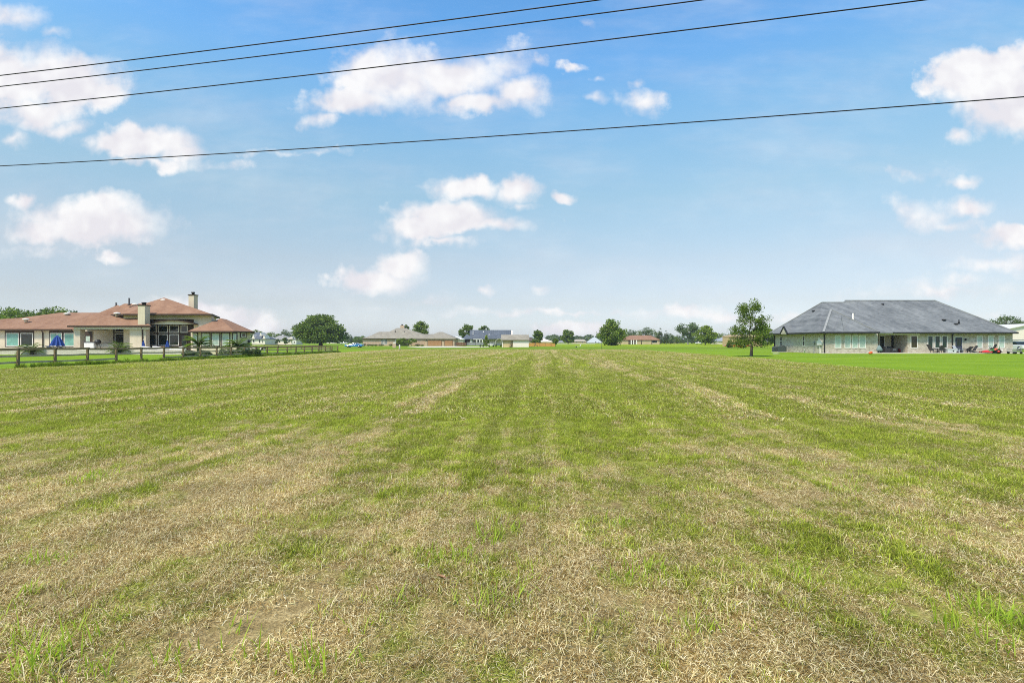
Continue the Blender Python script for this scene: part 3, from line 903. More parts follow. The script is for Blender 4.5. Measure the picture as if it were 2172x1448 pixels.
# ================================================================== grey brick ranch house (right)
def brick_ranch():
    h = thing('brick_house', 'low grey brick ranch house with weathered grey hip roof on the bright lawn', 'house', (55, 76, 0))
    Yf, Yw = 70.9, 69.9
    zE = 2.86
    xl, xm, xr = 42.5, wx(1862, Yw), wx(2148, Yf)
    MB().box(xl, xm, Yw, 83.0, 0, zE).build('wall', M_BRICK_GREY, h)
    xp = wx(1925, Yf)
    MB().box(xp, xr, Yf, 83.9, 0, zE).build('wall', M_BRICK_GREY, h)
    Yb = 73.6
    MB().box(xm, xp, Yb, 83.8, 0, zE).build('wall', M_BRICK_GREY, h)
    MB().box(wx(1863, 70.7), wx(1950, 70.7), 70.62, 70.84, 2.56, 2.80).build('beam', M_WHITE, h)
    # roofs
    capm = shingle('pale ridge shingles', (.22, .23, .235), (.32, .33, .33), streaky=.2)
    e = zE + .02
    zr1, zr2 = wz(637, 77.2), wz(641, 76.8)
    Ra, Rb = (wx(1793, 77.2), 77.2, zr1), (wx(1983, 77.2), 77.2, zr1)
    xe = wx(2158, 70.3)
    main = hull_roof(h, [(47, 70.3, e), (xe, 70.3, e), (xe, 84.4, e), (47, 84.4, e)], [Ra, Rb], M_GREY_ROOF)
    caps(main, [(Rb, (xe, 70.3, e + .03)), (Ra, Rb)], capm)
    La = (wx(1744, 76.8), 76.8, zr2)
    left = hull_roof(h, [(41.8, 69.9, e), (52, 69.9, e), (52, 83.6, e), (41.8, 83.6, e)], [La, (51.6, 76.8, zr2)], M_GREY_ROOF)
    caps(left, [(La, (41.85, 83.6, e + .03)), (La, (51, 76.8, zr2))], capm)
    ta = (wx(1763, 73.2), 73.2, wz(656, 73.2))
    xw = wx(1864, 69.3)
    wing = hull_roof(h, [(42.1, 69.2, e + .03), (xw, 69.2, e + .03), (xw, 78, e + .03), (42.1, 78, e + .03)], [ta, (ta[0], 77, ta[2])], M_GREY_ROOF)
    caps(wing, [(ta, (42.12, 69.22, e + .06)), (ta, (xw, 69.22, e + .06))], capm)
    t2 = (wx(1783, 71.6), 71.6, wz(669, 71.6))
    bay = hull_roof(wing, [(wx(1768, 69.1), 69.1, e + .05), (wx(1790, 69.1), 69.1, e + .05), (47.6, 72.5, e + .05), (44.5, 72.5, e + .05)], [t2, (t2[0], 73.5, t2[2] + .1)], M_GREY_ROOF, name='bay_roof')
    # gutters and fascia
    zg = e - .06
    gutter(h, [(41.75, 83.6, zg), (41.75, 69.15, zg), (xw + .02, 69.15, zg + .02)], M_BLACK, .12)
    gutter(h, [(xw + .1, 70.26, zg), (xe + .05, 70.26, zg), (xe + .05, 84, zg)], M_BLACK, .12)
    downspout(h, wx(1748, Yw), Yw, zE, M_BLACK)
    downspout(h, wx(2019, Yf), Yf, zE, M_BLACK)
    MB().bar((42.38, 82.7, 0), (42.38, 82.7, 2.6), .12, .12).build('downspout', M_BLACK, h)
    # gablet over the side eave
    yg = 78.4
    MB().prism([(yg - .95, e - .1), (yg + .95, e - .1), (yg, e + .95)], 'x', 41.62, 44.4).build('gablet', M_BRICK_GREY, h)
    gb = MB(); gb.bar((41.6, yg - 1.08, e - .12), (41.6, yg, e + 1.06), .16, .14).bar((41.6, yg + 1.08, e - .12), (41.6, yg, e + 1.06), .16, .14)
    gb.build('gablet_trim', M_BLACK, h)
    MB().prism([(yg - 1.1, e - .05), (yg, e + 1.06), (yg, e + 1.16), (yg - 1.2, e - .05)], 'x', 41.7, 44.5).prism([(yg + 1.1, e - .05), (yg + 1.2, e - .05), (yg, e + 1.16), (yg, e + 1.06)], 'x', 41.7, 44.5).build('gablet_roof', M_GREY_ROOF, h)
    # side windows
    for px0, px1 in ((1655, 1659.6), (1703.3, 1707.3)):
        ya, yb = xl * FPX / (px1 - MIDX), xl * FPX / (px0 - MIDX)
        window_x(h, xl, ya, yb, .95, 2.45, M_FRAME, M_GLASS, .07, bars=(.5,))
    # front windows
    for a, b in ((1770, 1784), (1791, 1804), (1806.5, 1820), (1822, 1836)):
        window(h, a, b, 710.3, 738.2, Yw, M_WHITE, M_PALE_BLIND, .085, bars=(.5,))
    for a, b in ((1864.5, 1876.5),):
        window(h, a, b, 711.5, 738, Yb, M_WHITE, M_GLASS, .085)
    door(h, wx(1890.5, Yb), wx(1906, Yb), .12, wz(711, Yb), Yb - .02, M_BLACK, (.12, .88, .08, .95), M_GLASS)
    window(h, 1931, 1946, 711, 738, Yf, M_WHITE, glass('dark brown window glass', (.035, .028, .014)), .085)  # pane tinted a very dark brown
    for a, b in ((1967, 1979), (1982, 1994), (1997, 2009)):
        window(h, a, b, 711.2, 738, Yf, M_WHITE, glass('window with drawn curtain', (.018, .045, .040)), .085)
    dblue = plain('slate blue door paint', (.045, .055, .085), .5)
    MB().box(wx(2024.6, Yf), wx(2041.4, Yf), Yf - .025, Yf, .1, wz(714.3, Yf)).build('surround', M_FRAME, h)
    door(h, wx(2026, Yf), wx(2040, Yf), .1, wz(715.5, Yf), Yf - .03, dblue, (.16, .84, .45, .93), M_GLASS)
    for a, b in ((2071, 2083.5), (2095, 2107.5), (2117.5, 2130.5)):
        window(h, a, b, 711, 738, Yf, M_WHITE, M_PALE_BLIND, .085, bars=(.5,))
    # roof fittings
    vent_pipe(wing, (wx(1809, 72.4), 72.4, wz(677, 72.4)), .10, .85, M_FRAME)
    vent_pipe(main, (wx(1872.5, 76.2), 76.2, wz(652, 76.2)), .17, .62, M_BLACK)
    for px, py, Y in ((2003, 677, 72.6), (2028, 686, 71.9), (1726, 658, 76.5), (1802, 659, 75.6)):
        MB().box(wx(px, Y) - .2, wx(px, Y) + .2, Y - .12, Y + .2, wz(py, Y) - .15, wz(py, Y) + .02).build('roof_vent', M_BLACK, main)
    for px, py, Y in ((2034, 683, 72.0), (1745.5, 673, 74.5), (1695, 687, 79), (1689, 697, 78.2)):
        vent_pipe(main, (wx(px, Y), Y, wz(py, Y)), .07, .35, M_BLACK)
    # meter boxes on the side wall
    ym = xl * FPX / (1740 - MIDX)
    mb = MB().box(xl - .22, xl, ym - .45, ym + .45, 1.15, 1.75).box(xl - .16, xl, ym - .12, ym + .2, 1.75, 2.15).box(xl - .10, xl, ym - .05, ym + .05, 0, 1.15)
    mb.build('meter_box', M_WHITE, h)
    MB().box(xl - .10, xl, 71.9, 72.0, 0, 1.3).box(xl - .2, xl, 71.8, 72.1, 1.3, 1.6).build('conduit', M_GREY, h)
    wl = MB().lathe([(.05, 0), (.10, .05), (.12, .25), (.04, .33)], 8, (wx(2046.5, Yf), Yf - .14, 1.75)).build('wall_lamp', M_BLACK, h)
    MB().box(wx(2124, Yf) - .15, wx(2124, Yf) + .2, Yf - .05, Yf, .3, .62).build('crawl_vent', M_FRAME, h)
    return h
brick_ranch()
slab = MB().box(49.6, 70.5, 69.3, 74.0, 0.0, .10).box(42.0, 49.595, 69.35, 69.88, 0, .07).build('patio_slab', M_CONC)
tag(slab, 'pale concrete patio slab along the foot of the grey brick house', 'patio')

# ------------------------------------------------------------------ trees and shrubs
F_OAK = foliage('oak leaves', (.050, .092, .016), (.20, .285, .045))
F_MID = foliage('fresh green leaves', (.060, .105, .014), (.23, .325, .045))
F_LIGHT = foliage('yellow green leaves', (.080, .130, .015), (.28, .38, .05))
F_DARK = foliage('dark evergreen leaves', (.028, .050, .014), (.11, .165, .040))
F_HAZY = foliage('haze tinted leaves', (.065, .10, .045), (.185, .255, .11))  # bluish distance haze mixed into the leaf colour
F_PALM = foliage('palm fronds', (.14, .22, .03), (.42, .55, .09))
M_BARK = wood('grey brown bark', (.060, .048, .038), (.17, .145, .12), 3.0)
M_BARK_PALE = wood('pale bark', (.17, .155, .135), (.36, .33, .29), 3.0)

def leaf_mesh(name, pts, size, m, upbias=.35, seed=0):
    r = np.random.default_rng(seed)
    n = len(pts)
    nrm = r.normal(0, 1, (n, 3)); nrm[:, 2] += upbias * 2
    nrm /= np.linalg.norm(nrm, axis=1)[:, None]
    t1 = np.cross(nrm, r.normal(0, 1, (n, 3))); t1 /= np.linalg.norm(t1, axis=1)[:, None]
    t2 = np.cross(nrm, t1)
    L = size * r.uniform(.6, 1.25, n)[:, None]; W = L * r.uniform(.45, .7, n)[:, None]
    sag = nrm * L * r.uniform(-.25, .1, n)[:, None]
    V = np.stack([pts - t1 * L * .5 + sag, pts + t2 * W * .5, pts + t1 * L * .5 + sag, pts - t2 * W * .5], 1).reshape(-1, 3)
    me = bpy.data.meshes.new(name)
    me.vertices.add(n * 4); me.vertices.foreach_set('co', V.ravel().astype(np.float32))
    me.loops.add(n * 4); me.loops.foreach_set('vertex_index', np.arange(n * 4, dtype=np.int32))
    me.polygons.add(n); me.polygons.foreach_set('loop_start', (np.arange(n) * 4).astype(np.int32))
    try: me.polygons.foreach_set('loop_total', np.full(n, 4, np.int32))
    except Exception: pass
    me.update(calc_edges=True)
    at = me.attributes.new('rnd', 'FLOAT', 'FACE'); at.data.foreach_set('value', r.uniform(0, 1, n).astype(np.float32))
    me.materials.append(m)
    return me

def tree(name, label, loc, height, width, prof, m_leaf, seed, n_leaf=4000, leaf=.35, clumps=70, crown0=.25, limbs=8, m_bark=None,
         trunk_r=None, twin=False, gap=.0, spread=.55, group=None, lean=0.0, cat='tree', clump_r=None, nolabel=False):
    """tapered trunk, limbs reaching to leaf clumps; prof = [(t, half-width)] of the crown from its base to its top"""
    r = np.random.default_rng(seed)
    t = thing(name, label, cat, loc, group)
    R0 = trunk_r or height * .028
    hw = width / 2
    pt = [p[0] for p in prof]; pw = [p[1] for p in prof]
    # clump centres
    cs = []
    tries = 0
    while len(cs) < clumps and tries < 20000:
        tries += 1
        q = r.uniform(0, 1)
        wmax = np.interp(q, pt, pw)
        if r.uniform(0, 1) > wmax ** 1.2 + .05: continue
        a = r.uniform(0, 2 * np.pi); rad = hw * wmax * (r.uniform(.15, 1) ** spread)
        c = np.array([rad * np.cos(a) + lean * q * height, rad * np.sin(a), height * (crown0 + (1 - crown0) * q * .97)])
        if gap > 0 and math.sin(c[0] * 2.1 / max(.8, hw * .4) + seed) * math.sin(c[2] * 2.3 / max(.8, hw * .4) + seed * 1.7) > 1 - gap: continue
        cs.append(c)
    cs = np.array(cs)
    cr = clump_r or (hw * .24)
    per = max(1, n_leaf // len(cs))
    szs = r.uniform(.6, 1.35, len(cs))
    pts = np.concatenate([c + np.clip(r.normal(0, 1, (int(per * s), 3)), -1.7, 1.7) * np.array([1, 1, .72]) * cr * .55 * s for c, s in zip(cs, szs)])
    pts[:, 2] = np.maximum(pts[:, 2], height * crown0 * .55)
    me = leaf_mesh('crown', pts, leaf, m_leaf, seed=seed)
    # wood
    mb = MB()
    zt = height * (crown0 + (1 - crown0) * .72)
    wob = r.normal(0, height * .010, (7, 2)); wob[0] = 0
    spine = [(wob[i, 0] + lean * height * (i / 6) * .7, wob[i, 1], zt * i / 6) for i in range(7)]
    rads = [R0 * (1.25 if i == 0 else 1.0 - .8 * i / 6) for i in range(7)]
    mb.tube([(0, 0, -.15)] + spine, [R0 * 1.6] + rads, 8)
    if twin:
        mb.tube([(R0 * 1.6, 0, -.1), (R0 * 2.1, .05, zt * .2), (R0 * 2.8, 0, zt * .4), (R0 * 5.5, .1, zt * .7)], [R0, R0 * .72, R0 * .6, R0 * .25], 7)
    order = r.permutation(len(cs))
    ends = cs[order[:limbs]]
    roots = []
    for e in ends:
        f = np.clip((e[2] * .55) / zt, crown0 * .55, .92); k = f * 6; i0 = int(k); fr = k - i0; i1 = min(6, i0 + 1)
        s0 = np.array(spine[i0]) * (1 - fr) + np.array(spine[i1]) * fr
        mid = s0 * .5 + e * .5 + np.array([0, 0, -.04 * height * r.uniform(.0, 1.0)])
        ra = R0 * (.42 - .22 * f)
        mb.tube([s0, mid, e], [ra, ra * .6, ra * .15], 6)
        roots.append((s0, mid, e, ra))
    for c in cs[order[limbs:]]:
        best = min(roots, key=lambda q: np.linalg.norm(q[1] - c) + .3 * np.linalg.norm(q[2] - c))
        s1 = best[1] * .6 + best[2] * .4
        mb.tube([s1, (s1 + c) / 2 + r.normal(0, .02 * height, 3), c], [best[3] * .24, best[3] * .15, best[3] * .05], 4)
    mb.build('trunk', m_bark or M_BARK, t, local=True)
    cro = bpy.data.objects.new('crown', me); COL.objects.link(cro); cro.parent = t
    return t

DOME = [(0, .70), (.15, .92), (.35, 1.0), (.6, .86), (.8, .62), (1, .22)]
OVAL = [(0, .45), (.2, .85), (.45, 1.0), (.7, .82), (.9, .45), (1, .15)]
CONE = [(0, .95), (.2, 1.0), (.5, .68), (.8, .36), (1, .08)]
OPEN = [(0, .25), (.2, .55), (.45, .75), (.7, 1.0), (.9, .8), (1, .3)]
YOUNG = [(0, .62), (.12, .92), (.3, 1.0), (.42, .72), (.55, .88), (.75, .62), (.9, .5), (1, .2)]

def ptree(name, label, px, base, top, w_px, prof, m, seed, Y=None, **kw):
    """tree given by its photo column, ground row, top row and crown width in pixels"""
    Yd = Y or depth(base)
    H = (base - top) / FPX * Yd if Y is None else wz(top, Yd)
    if Yd > 150: kw['leaf'] = kw.get('leaf', .4) * 1.3
    return tree(name, label, (wx(px, Yd), Yd, 0), H, w_px / FPX * Yd, prof, m, seed, **kw)

ptree('oak_tree', 'young open oak tree with slender twin trunk on the lawn before the brick house', 1592, 755.5, 637, 84, YOUNG, F_OAK, 5, n_leaf=8600, leaf=.18, clumps=112, crown0=.21, limbs=18, trunk_r=.10, twin=True, gap=.46, clump_r=.50, spread=.5, m_bark=M_BARK)
ptree('live_oak_tree', 'broad dark green dome-shaped oak tree behind the end of the fence', 680, 732.3, 672, 98, [(0, .86), (.1, 1.0), (.3, 1.0), (.55, .88), (.8, .62), (1, .22)], F_OAK, 8, n_leaf=20000, leaf=.75, clumps=170, crown0=.17, limbs=14, trunk_r=.75, clump_r=2.0, spread=.42)
ptree('shade_tree', 'tall leafy green tree rising behind the tan brick house by its chimney', 892, 733, 681, 32, OVAL, F_MID, 12, Y=215, n_leaf=4200, leaf=.5, clumps=60, crown0=.2, gap=.3, clump_r=1.1)
ptree('shade_tree', 'small dark treetop just beside the chimney of the tan brick house', 861, 733, 688, 14, OVAL, F_OAK, 13, Y=225, n_leaf=1400, leaf=.5, clumps=24, crown0=.4)
ptree('shade_tree', 'dark green tree at the left end of the blue metal roof', 989, 733, 687, 36, OVAL, F_OAK, 14, Y=250, n_leaf=4500, leaf=.6, clumps=60, crown0=.15, gap=.2)
ptree('shade_tree', 'round green treetop showing above the ridge of the blue metal roof', 1027, 733, 691, 26, DOME, F_OAK, 15, Y=260, n_leaf=2600, leaf=.6, clumps=40, crown0=.4)
ptree('shade_tree', 'upright round tree with forked limbs behind the orange cedar fence', 1141, 731, 697.5, 23, OVAL, F_OAK, 16, Y=235, n_leaf=3200, leaf=.5, clumps=46, crown0=.22, gap=.25)
ptree('shade_tree', 'bright green rounded tree standing alone on the far meadow', 1205, 729.4, 697, 27, DOME, F_MID, 17, n_leaf=4200, leaf=.7, clumps=60, crown0=.16)
ptree('oak_tree', 'large ragged green tree left of the far red roofed house', 1298, 733, 680.5, 56, [(0, .42), (.15, .72), (.35, 1.0), (.5, .95), (.7, .72), (.9, .5), (1, .3)], F_MID, 18, n_leaf=9500, leaf=.5, clumps=110, crown0=.05, limbs=14, gap=.25, spread=.5)
ptree('pecan_tree', 'leggy tree with pale bare trunk and thin high crown on the far meadow', 1459, 730.2, 685.5, 44, OPEN, F_HAZY, 19, n_leaf=3600, leaf=.6, clumps=55, crown0=.28, m_bark=M_BARK_PALE, gap=.35, clump_r=1.4, trunk_r=.42)
ptree('shade_tree', 'bright spreading green tree beside the leggy pale-trunked tree', 1496, 731.4, 691, 44, DOME, F_LIGHT, 20, n_leaf=6200, leaf=.6, clumps=80, crown0=.16, limbs=10)
ptree('crepe_myrtle', 'airy small tree before the porch of the tan brick house', 853, 733.2, 717, 24, OVAL, F_MID, 21, Y=183, n_leaf=900, leaf=.32, clumps=26, crown0=.3, m_bark=M_BARK_PALE)
ptree('crepe_myrtle', 'airy small tree left of the double garage door', 873, 733.2, 716.5, 22, OVAL, F_MID, 22, Y=184, n_leaf=800, leaf=.32, clumps=24, crown0=.3, m_bark=M_BARK_PALE)
ptree('conifer_tree', 'small pale green conical tree in front of the blue roofed house', 1031.5, 735.3, 709.5, 13, CONE, F_LIGHT, 23, n_leaf=1600, leaf=.3, clumps=36, crown0=.12)
ptree('sapling', 'thin sparse sapling at the right end of the orange cedar fence', 1178, 735.2, 718, 15, OPEN, F_MID, 24, n_leaf=420, leaf=.3, clumps=18, crown0=.25)
ptree('small_tree', 'short flat-topped tree in front of the orange cedar fence', 1136, 733.6, 719.5, 20, DOME, F_OAK, 25, n_leaf=1400, leaf=.35, clumps=26, crown0=.5)
ptree('small_tree', 'dark thin young tree before the white cottage with grey roof', 589, 731, 717.5, 9, CONE, F_OAK, 26, Y=262, n_leaf=700, leaf=.45, clumps=16, crown0=.2)
ptree('small_tree', 'round young tree before the gable of the white cottage', 605, 731, 716.5, 14, DOME, F_OAK, 27, Y=262, n_leaf=1100, leaf=.45, clumps=20, crown0=.25)
ptree('shade_tree', 'wide open treetop behind the right end of the brick house roof', 2134, 732, 669, 58, DOME, F_HAZY, 28, Y=150, n_leaf=4200, leaf=.4, clumps=60, crown0=.45, gap=.35)
ptree('wood_tree', 'leafy tree seen behind the young oak at the brick house corner', 1620, 732, 693, 60, DOME, F_MID, 29, Y=190, n_leaf=5200, leaf=.6, clumps=70, crown0=.12)
ptree('shrub_tree', 'low bushy tree in front of the parked rusty orange car', 1548, 736.8, 721.5, 15, DOME, F_OAK, 30, Y=129, n_leaf=1500, leaf=.26, clumps=26, crown0=.15)
# wooded background: grown from four tree models
bank = [tree('wood_tree', 'x', (0, 0, 0), 13, 12, DOME, F_HAZY, 40, n_leaf=3000, leaf=.75, clumps=60, crown0=.10, spread=.5),
        tree('wood_tree', 'x', (0, 0, 0), 15, 11, OVAL, F_OAK, 41, n_leaf=3000, leaf=.75, clumps=60, crown0=.08, spread=.5),
        tree('wood_tree', 'x', (0, 0, 0), 12, 14, DOME, F_MID, 42, n_leaf=3200, leaf=.75, clumps=64, crown0=.10, spread=.5),
        tree('wood_tree', 'x', (0, 0, 0), 17, 10, CONE, F_DARK, 43, n_leaf=2800, leaf=.75, clumps=60, crown0=.06, spread=.5)]
BH = (13, 15, 12, 17)
first = [True] * 4
ORD = ['leftmost', 'second', 'third', 'fourth', 'fifth', 'sixth', 'seventh', 'eighth', 'ninth', 'tenth', 'eleventh', 'twelfth']
def grove(items, group, label):
    """(photo column, top row, distance, model) -> one tree each; all of a stand look alike"""
    for i, (px, top, Y, k) in enumerate(sorted(items)):
        o = bank[k] if first[k] else copy_tree(bank[k])
        first[k] = False
        H = wz(top, Y); s = H / (BH[k] * .97)
        o.location = (wx(px, Y), Y, 0)
        o.scale = (s * (1.0 + .12 * math.sin(i * 2.3)), s * (1.0 + .12 * math.cos(i * 1.7)), s)
        o.rotation_euler = (0, 0, i * 1.9 + k)
        o['label'] = '%s %s' % (ORD[i], label); o['group'] = group
grove([(-18, 650, 150, 1), (8, 655, 140, 2), (28, 660, 155, 0), (46, 658, 138, 2), (62, 662, 150, 1), (80, 659, 145, 2), (100, 656, 150, 0), (118, 655, 150, 2), (135, 660, 158, 1), (150, 661, 155, 0), (-40, 655, 150, 0)],
      'trees behind the left wing of the stucco house', 'leafy tree, counted from the left, behind the left wing of the stucco house')
grove([(553, 703, 330, 1), (566, 706, 340, 2), (578, 705, 330, 2), (604, 699.5, 330, 0), (616, 705, 340, 0), (590, 708, 350, 1), (541, 700, 320, 1)],
      'trees behind the white cottages', 'green tree, counted from the left, behind the white cottages beyond the fence')
grove([(632, 716, 420, 2), (650, 717, 430, 0), (664, 716, 430, 3), (697, 715, 420, 2), (712, 714, 420, 0), (728, 713, 420, 2), (742, 710, 400, 0), (757, 714, 400, 2), (768, 712, 400, 2)],
      'low trees under and beside the big oak', 'far low tree, counted from the left, beneath and right of the dome-shaped oak')
grove([(1339, 700, 330, 0), (1352, 701, 340, 2), (1372, 695, 330, 0), (1384, 699, 335, 2), (1400, 697, 330, 3), (1413, 702, 330, 3), (1328, 706, 340, 2), (1422, 708, 340, 0)],
      'trees behind the red roofed bungalow', 'dense green tree, counted from the left, behind the far red roofed bungalow')
grove([(1438, 711, 360, 0), (1449, 712, 350, 0), (1470, 713, 360, 3), (1485, 712, 370, 3), (1512, 709, 380, 2), (1524, 708, 390, 0), (1536, 707, 360, 2), (1550, 705, 330, 2), (1566, 702, 300, 2), (1430, 712, 350, 2)],
      'trees along the far side of the meadow', 'grey green tree, counted from the left, in the far row right of the bungalow')
for k, o in enumerate(bank):
    if first[k]: o.location = (0, 900, 0)

# far-off wood on the horizon, read as one mass
def far_wood(name, spans, m, seed):
    r = np.random.default_rng(seed); P = []
    for (p0, p1, top, Y, n) in spans:
        for i in range(n):
            px = r.uniform(p0, p1); Yd = Y * r.uniform(.95, 1.15)
            H = wz(top + r.uniform(-1.5, 4.5), Yd); w_ = H * r.uniform(.4, .65)
            k = 420
            u = r.normal(0, 1, (k, 3)); u /= np.linalg.norm(u, axis=1)[:, None]
            u *= r.uniform(.55, 1.05, k)[:, None]
            P.append(np.array([wx(px, Yd), Yd, H * .5]) + u * np.array([w_, w_, H * .5]))
    me = leaf_mesh(name, np.concatenate(P), 2.4, m, seed=seed)
    o = bpy.data.objects.new(name, me); COL.objects.link(o)
    return tag(o, kind='stuff')
far_wood('distant_woods', [(1160, 1200, 711, 620, 16), (1195, 1345, 712.5, 640, 46), (1345, 1560, 716, 650, 40), (740, 800, 715, 600, 14), (1090, 1165, 717, 640, 16), (540, 760, 717, 560, 34), (940, 1090, 717, 600, 18), (1240, 1300, 709.5, 600, 8), (-400, 540, 715, 560, 70), (1600, 2600, 716, 560, 110)], F_HAZY, 77)

# shrubs: leaf shells with hidden stems
def shrub(name, label, loc, sx, sy, h_, m, seed, n=1500, leaf=.12, group=None, cat='shrub', square=False):
    r = np.random.default_rng(seed)
    t = thing(name, label, cat, loc, group)
    u = r.normal(0, 1, (n, 3)); u /= np.linalg.norm(u, axis=1)[:, None]
    if square: u = np.sign(u) * np.abs(u) ** .45 * .85
    lump = 1 + .14 * np.sin(u[:, 0] * 5 + seed) * np.cos(u[:, 1] * 4 + seed) + .1 * np.sin(u[:, 2] * 7 + seed)
    P = u * (r.uniform(.62, 1.0, n) ** .5 * lump)[:, None] * np.array([sx / 2, sy / 2, h_ / 2])
    P[:, 2] = np.maximum(P[:, 2] + h_ * .5, .03)
    me = leaf_mesh('foliage', P, leaf, m, seed=seed)
    o = bpy.data.objects.new('foliage', me); COL.objects.link(o); o.parent = t
    b = MB()
    for i in range(6):
        a = i * 1.05; b.tube([(0, 0, -.05), (math.cos(a) * sx * .18, math.sin(a) * sy * .18, h_ * .35), (math.cos(a) * sx * .3, math.sin(a) * sy * .3, h_ * .72)], [.03, .022, .008], 5)
    b.build('stem', M_BARK, t, local=True)
    return t
def palm(label, loc, h_, spread, n, seed, trunk=.3):
    r = random.Random(seed)
    t = thing('sago_palm', label, 'palm', loc)
    MB().lathe([(.16, -.1), (.19, .1), (.17, trunk), (.08, trunk + .12)], 9).build('trunk', M_BARK, t, local=True)
    for i in range(n):
        a = 2 * math.pi * i / n + r.uniform(-.2, .2); ring = i % 3
        el0 = R((25, 50, 72)[ring] + r.uniform(-8, 8)); L = spread * r.uniform(.85, 1.1)
        pts = []; x = 0.0; z = trunk; e = el0
        for k in range(7):
            pts.append((x, z)); x += math.cos(e) * L / 6; z += math.sin(e) * L / 6 * (h_ / spread if e > 0 else 1); e -= R(15)
        b = MB(); ca, sa = math.cos(a), math.sin(a)
        for k in range(6):                       # leaflets on either side of the bowed midrib
            (x0, z0), (x1, z1) = pts[k], pts[k + 1]
            for j in range(3):
                f = j / 3; xm, zm = x0 + (x1 - x0) * f, z0 + (z1 - z0) * f
                wl = spread * .26 * math.sin(math.pi * min(1, (k + f + .6) / 6.6)) + .04
                for s in (-1, 1):
                    p = (xm * ca, xm * sa, zm); q = ((xm + wl * .5) * ca - s * wl * sa, (xm + wl * .5) * sa + s * wl * ca, zm + wl * .25)
                    wv = .04 + spread * .02
                    b.add([(p[0] - ca * wv, p[1] - sa * wv, p[2]), (p[0] + ca * wv, p[1] + sa * wv, p[2]), q], [(0, 1, 2)])
        b.tube([(px_ * ca, px_ * sa, pz) for px_, pz in pts], [.02] * 6 + [.005], 4)
        b.build('frond', F_PALM, t, local=True)
    return t
palm('feathery palm on the lawn left of the big closed blue parasol', gp(67, 752), 1.9, 1.9, 18, 1)
palm('feathery palm in front of the patio of the stucco house', gp(253, 752), 2.1, 1.8, 18, 2)
palm('bushy palm above the clipped shrubs at the middle of the terrace edge', (wx(421, 62), 62, .55), 2.0, 2.1, 22, 3, .6)
palm('bushy palm above the clipped shrubs under the bay windows', (wx(505, 62), 62, .45), 1.8, 2.1, 22, 4, .5)
def clip(label, px, base, w_px, h_px, seed, m=F_DARK):
    Y = depth(base); shrub('shrub', label, (wx(px, Y), Y, 0), w_px / FPX * Y, 1.5, h_px / FPX * Y, m, seed, 1500, .15)
clip('low dark shrub at the foot of the left bushy palm', 402, 757, 28, 14, 1)
clip('low dark shrub right of the left bushy palm behind the fence', 432, 758.5, 32, 16, 2)
clip('wide dark shrub left of the right bushy palm', 482, 756.5, 34, 18, 3)
clip('wide dark shrub under the right bushy palm', 513, 756.5, 36, 19, 4)
clip('wide dark shrub at the right end of the bed behind the fence', 540, 755.5, 26, 17, 5)
for i, (px, w_) in enumerate(((773, 6), (782, 10), (790, 9), (797, 8), (808, 14), (829, 10), (853, 10), (863, 9), (886, 13), (896, 7))):
    Y = 186.0
    lab = ['dark foundation shrub at the left corner of the tan brick house', 'small dark shrub next to the left corner shrub of the tan brick house', 'third dark shrub along the left wall of the tan brick house', 'small dark shrub left of the paired window of the tan brick house', 'wide dark shrub under the paired window of the tan brick house', 'dark shrub left of the porch of the tan brick house', 'dark shrub right of the porch post of the tan brick house', 'small dark shrub between the two airy trees of the tan brick house', 'wide dark clipped shrub left of the double garage', 'small dark shrub next to the garage corner'][i]
    shrub('foundation_shrub', lab, (wx(px, Y), Y, 0), w_ / FPX * Y, 1.2, (.95, .75, .7, .7, .8, .75, .9, .6, .8, .5)[i], F_DARK, 60 + i, 260, .22, 'shrubs along the tan brick house')

# ------------------------------------------------------------------ wooden fences
M_POST = wood('weathered fence post', (.11, .082, .046), (.25, .195, .115), 4.0)
M_RAIL = wood('weathered fence rail', (.16, .115, .060), (.33, .26, .155), 20.0)
M_RAIL_PALE = wood('silvered fence rail', (.29, .25, .175), (.50, .455, .35), 20.0)
M_RAIL_DK = wood('shaded fence rail', (.075, .056, .034), (.17, .135, .085), 20.0)  # darker brown, for the top rail of the far fence
def post_fence(name, label, posts, fr, rails, skip=(), dark=False, seed=1):
    """posts: [(x, y, height)], rails: [(z low fraction, z high fraction, offset, material)]"""
    rr = random.Random(seed)
    t = thing(name, label, 'fence', (posts[0][0], posts[0][1], 0))
    for i, (x, y, h_) in enumerate(posts):
        b = MB(); s = .065
        lx, ly = rr.uniform(-.02, .02), rr.uniform(-.02, .02)
        b.add([(x - s, y - s, -.3), (x + s, y - s, -.3), (x + s, y + s, -.3), (x - s, y + s, -.3),
               (x - s + lx, y - s + ly, h_), (x + s + lx, y - s + ly, h_), (x + s + lx, y + s + ly, h_ - .03), (x - s + lx, y + s + ly, h_ - .03)],
              [(0, 3, 2, 1), (4, 5, 6, 7), (0, 1, 5, 4), (1, 2, 6, 5), (2, 3, 7, 6), (3, 0, 4, 7)])
        b.build('post', M_POST, t, bevel=.012)
    for i in range(len(posts) - 1):
        a, b_ = posts[i], posts[i + 1]
        d = Vector((b_[0] - a[0], b_[1] - a[1], 0)).normalized(); n = Vector((d.y, -d.x, 0))
        for k, (f0, f1, off, m) in enumerate(rails):
            if (i, k) in skip: continue
            w0 = a[2] * (f0 + f1) / 2 + rr.uniform(-.02, .02); w1 = b_[2] * (f0 + f1) / 2 + rr.uniform(-.02, .02)
            p = Vector((a[0], a[1], w0)) + n * off - d * .06; q = Vector((b_[0], b_[1], w1)) + n * off + d * .06
            mid = (p + q) / 2 + Vector((0, 0, rr.uniform(-.03, .004)))
            hgt = (f1 - f0) * (a[2] + b_[2]) / 2
            MB().bar(p, mid, .04, hgt).bar(mid, q, .04, hgt).build('rail', m, t)
    return t
